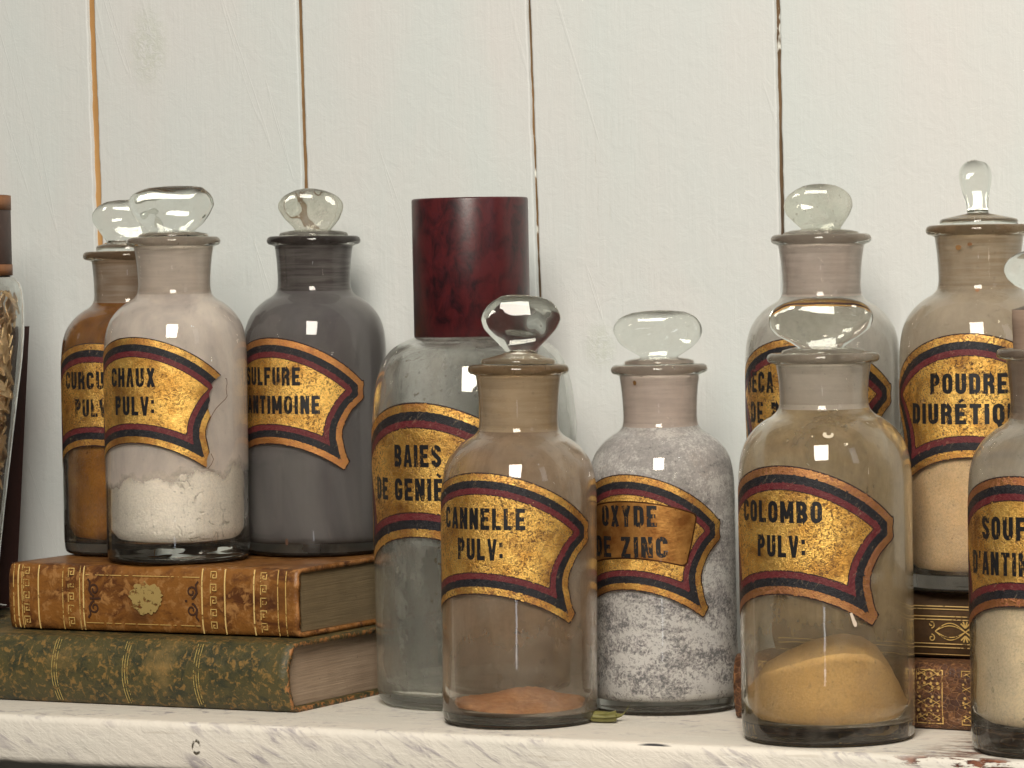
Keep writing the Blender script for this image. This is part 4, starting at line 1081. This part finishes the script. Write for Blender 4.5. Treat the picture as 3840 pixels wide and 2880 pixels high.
# big jar with maroon lid
def lid_mesh(R, z0, z1, seg=96, bands=None):
    p = [(0.0, z1 - .0002), (R * .8, z1), (R - .0010, z1), (R - .0002, z1 - .0004), (R, z1 - .0012), (R, z0 + (z1 - z0) * .5), (R, z0 + .0004), (R - .0004, z0), (R - .0022, z0), (R - .0022, z1 - .004), (0.0, z1 - .004)]
    return lathe(p[::-1], seg)
def jar_baies():
    root = thing('lidded_jar', 'large cloudy empty jar with marbled maroon lid, lettered BAIES DE GENIÈVRE', 'jar', (-.0880, -.0965, 0), (0, .001, D2R(28.5)))
    R = .0556
    s = 1 / 3995
    ctrl = [(R * .50, .0006), (R * .86, 0), (R * .955, .0016), (R * .992, .006), (R * .997, .014), (R * 1.0, .08), (R, .146), (220 * s, .1560), (214 * s, .1690), (203 * s, .1800), (187 * s, .1880), (165 * s, .1932), (140 * s, .1962), (118 * s, .1990), (112 * s, .205), (112 * s, .222)]
    op = smooth_profile(ctrl, 6); op = [tuple(p) for p in op]
    inn = []
    pts = [p for p in op if p[1] > .013]
    t = .0030
    for i, (r, z) in enumerate(pts):
        a = pts[max(i - 1, 0)]; b = pts[min(i + 1, len(pts) - 1)]
        d = np.array((b[0] - a[0], b[1] - a[1])); d = d / np.linalg.norm(d); inn.append((r - d[1] * t, z + d[0] * t))
    inner = [(0.0, .0085), (R * .6, .0078), (R * .86, .0072), (inn[0][0] - .0015, .0090)] + inn
    prof = [(0.0, .0016)] + op + [(112 * s - .0012, .2232)] + inner[::-1]
    V, Fc = lathe(prof, 128); no = len(prof) - len(inner)
    link('glass_body', V, Fc, [GLASS_DUSTY, mat_film('cloudy_film', (.60, .61, .56), .34, .36, 17, (.42, .42, .38), (330, .60, (.20, .15, .09)))], root, mat_idx=[1 if i >= no else 0 for i in range(len(prof) - 1) for _ in range(128)])
    g = G('marbled_maroon_lid'); v = g.obj()
    n = g.noise(g.scale(v, (1, 1, .6)), 120, 7, .68, .7); n2 = g.noise(v, 260, 4, .6)
    c = g.mix(g.ramp(n, [(.36, 0.0), (.58, 1.0)]), (.016, .005, .007), (.072, .010, .012))
    c = g.mix(g.ramp(n2, [(.5, 0.0), (.75, .5)]), c, (.06, .012, .018))
    mm = g.end(g.pbr(c, .33, 0, g.bump(n2, .1, .0005), **{'Specular IOR Level': .5}))
    V, Fc = lid_mesh(.0315, .1975, .2722); link('lid', V, Fc, mm, root)
    add_label(root, op, R, alpha=D2R(-34), ztop=.1640, lines=[('BAIES', 0.0, .62), ('DE GENIÈVRE', 0.04, 1.50)], lm=mat_label('label_baies', .06, .65), tm=mat_letters('letters_baies', .45), sc=.88, cap=.24, hs=1.0, base=(.70, 1.065))
jar_baies()

# jar of wood chips at the left edge
def jar_chips():
    root = thing('lidded_jar', 'jar of dried wood chips with brown and tan lid at the left edge', 'jar', (-.4155, -.1130, GT + .0006), (0, 0, D2R(36)))
    R = .0357
    ctrl = [(R * .26, .0006), (R * .36, 0), (R * .40, .002), (R * .42, .008), (R * .56, .05), (R * .83, .12), (R * .975, .158), (R * 1.0, .178), (R * .985, .188), (R * .94, .1945), (R * .86, .1975), (R * .78, .1985), (R * .76, .21)]
    op = [tuple(p) for p in smooth_profile(ctrl, 6)]
    inn = [(r - .0012, z) for r, z in op if z > .012]
    inner = [(0.0, .0075), (R * .6, .0072), (inn[0][0] - .0012, .0085)] + inn
    prof = [(0.0, .0015)] + op + [(R * .76 - .001, .2112)] + inner[::-1]
    V, Fc = lathe(prof, 96); link('glass_body', V, Fc, GLASS, root)
    g = G('brown_lid_paper'); n = g.noise(g.obj(), 140, 5, .6); brown = g.end(g.pbr(g.mix(n, (.035, .018, .014), (.085, .042, .030)), .5))
    g = G('tan_band_paper'); n = g.noise(g.obj(), 180, 5, .6); tan = g.end(g.pbr(g.mix(n, (.17, .062, .020), (.30, .125, .040)), .5))
    V, Fc = lid_mesh(.0293, .1985, .2452); lid = link('lid', V, Fc, brown, root)
    for z0, z1 in ((.1987, .2050), (.2365, .2449)):
        V, Fc = lathe([(.0294, z0), (.0296, z0), (.0296, z1), (.0294, z1)], 96); link('lid_band', V, Fc, tan, lid)
    rr = random.Random(5); V, Fc = [], []
    zs = [p[1] for p in inner[2:]]; rs = [p[0] for p in inner[2:]]
    for k in range(720):
        L = rr.uniform(.012, .030); w = rr.uniform(.004, .011); th = rr.uniform(.0004, .0012)
        z = rr.uniform(.014, .186)
        rm = float(np.interp(z, zs, rs)) - .0010 - L * .16
        a = rr.uniform(0, 2 * PI); r = max(0.0, rm) * math.sqrt(rr.uniform(.35, 1))
        M = Matrix.Translation((r * math.cos(a), r * math.sin(a), z)) @ Matrix.Rotation(a, 4, 'Z') @ Matrix.Rotation(rr.uniform(-.5, .5), 4, 'Y') @ Matrix.Rotation(rr.uniform(0, PI), 4, 'X')
        b = len(V); nseg = 5; cu = rr.uniform(-.0025, .0025)
        for i in range(nseg + 1):
            t = i / nseg - .5; ww = w * (1 - .7 * abs(2 * t) ** 2.2)
            for sy, sz in ((-1, -1), (1, -1), (1, 1), (-1, 1)):
                V.append(tuple(M @ Vector((sz * th / 2 + cu * (1 - 4 * t * t), t * L, sy * ww / 2))))
        for i in range(nseg):
            for q in range(4):
                Fc.append((b + i * 4 + q, b + i * 4 + (q + 1) % 4, b + (i + 1) * 4 + (q + 1) % 4, b + (i + 1) * 4 + q))
        Fc.append((b + 3, b + 2, b + 1, b)); e = b + nseg * 4; Fc.append((e, e + 1, e + 2, e + 3))
    # keep every chip inside the glass
    for i, (x, y, z) in enumerate(V):
        z = min(max(z, .0095), .19); rm = float(np.interp(z, zs, rs)) - .0008; r = math.hypot(x, y)
        if r > rm: x, y = x * rm / r, y * rm / r
        V[i] = (x, y, z)
    g = G('dried_wood_chip'); v = g.obj(); n = g.noise(g.scale(v, (1, 1, 1)), 90, 4, .6); n2 = g.noise(v, 600, 3)
    m = g.end(g.pbr(g.mix(g.ramp(n, [(.35, 0.0), (.65, 1.0)]), (.56, .34, .15), (.90, .69, .41)), .8, 0, g.bump(n2, .5, .0006)))
    o = link('wood_chips', V, Fc, m, root, smooth=False); o['kind'] = 'stuff'
jar_chips()

# dried green pod husk lying by the cinnamon bottle
def pod():
    g = G('dried_green_husk'); v = g.obj(); n = g.noise(g.scale(v, (1, 1, 1)), 260, 4, .6)
    m = g.end(g.mixs(.18, g.pbr(g.mix(n, (.11, .11, .025), (.30, .27, .09)), .5, 0, g.bump(n, .4, .0005)), g.n('BsdfTranslucent', {'Color': (.35, .34, .10, 1)}).outputs[0]))
    root = thing('dried_pod', 'curled dried green pod husk on the shelf beside the cinnamon bottle', 'pod', (.0215, -.1590, 0), (0, 0, D2R(28)))
    def leaf(path, wid, curl, roll=0, up=1):
        V, Fc = [], []; n = len(path); k = 9
        for s in (1, -1):
            for i, (x, y, z) in enumerate(path):
                t = i / (n - 1); w = wid(t)
                for j in range(k):
                    u = (j / (k - 1) - .5) * 2; a = u * curl(t) + roll
                    V.append((x, y + w * math.sin(a), z + up * w * (1 - math.cos(a)) + s * .00018))
        for s in range(2):
            b = s * n * k
            for i in range(n - 1):
                for j in range(k - 1):
                    q = (b + i * k + j, b + i * k + j + 1, b + (i + 1) * k + j + 1, b + (i + 1) * k + j)
                    Fc.append(q if s else q[::-1])
        for i in range(n - 1):
            for j in (0, k - 1):
                a = i * k + j; q = (a, a + k, a + k + n * k, a + n * k); Fc.append(q)
        for i in (0, n - 1):
            for j in range(k - 1):
                a = i * k + j; Fc.append((a, a + 1, a + 1 + n * k, a + n * k))
        return V, Fc
    # long half, hollow side down, with an upturned tip
    p1 = [(-.0090 + .0195 * t, .0020 - .0010 * t, .0056 - .0030 * t * t + .0062 * max(0, (t - .78) / .22) ** 1.6) for t in np.linspace(0, 1, 24)]
    V, Fc = leaf(p1, lambda t: .0042 * max(.07, (1 - max(0, (t - .25) / .62) ** 2.2) if t < .87 else .07), lambda t: 1.45, 0, -1)
    bm_o = link('husk_half', V, Fc, m, root)
    p2 = [(-.0100 + .0135 * t, -.0020 - .0045 * t, .0012 - .0006 * math.sin(PI * t)) for t in np.linspace(0, 1, 14)]
    V, Fc = leaf(p2, lambda t: .0034 * (.45 + .55 * t), lambda t: 2.2 - .5 * t, .35)
    link('husk_half', V, Fc, m, root)
pod()
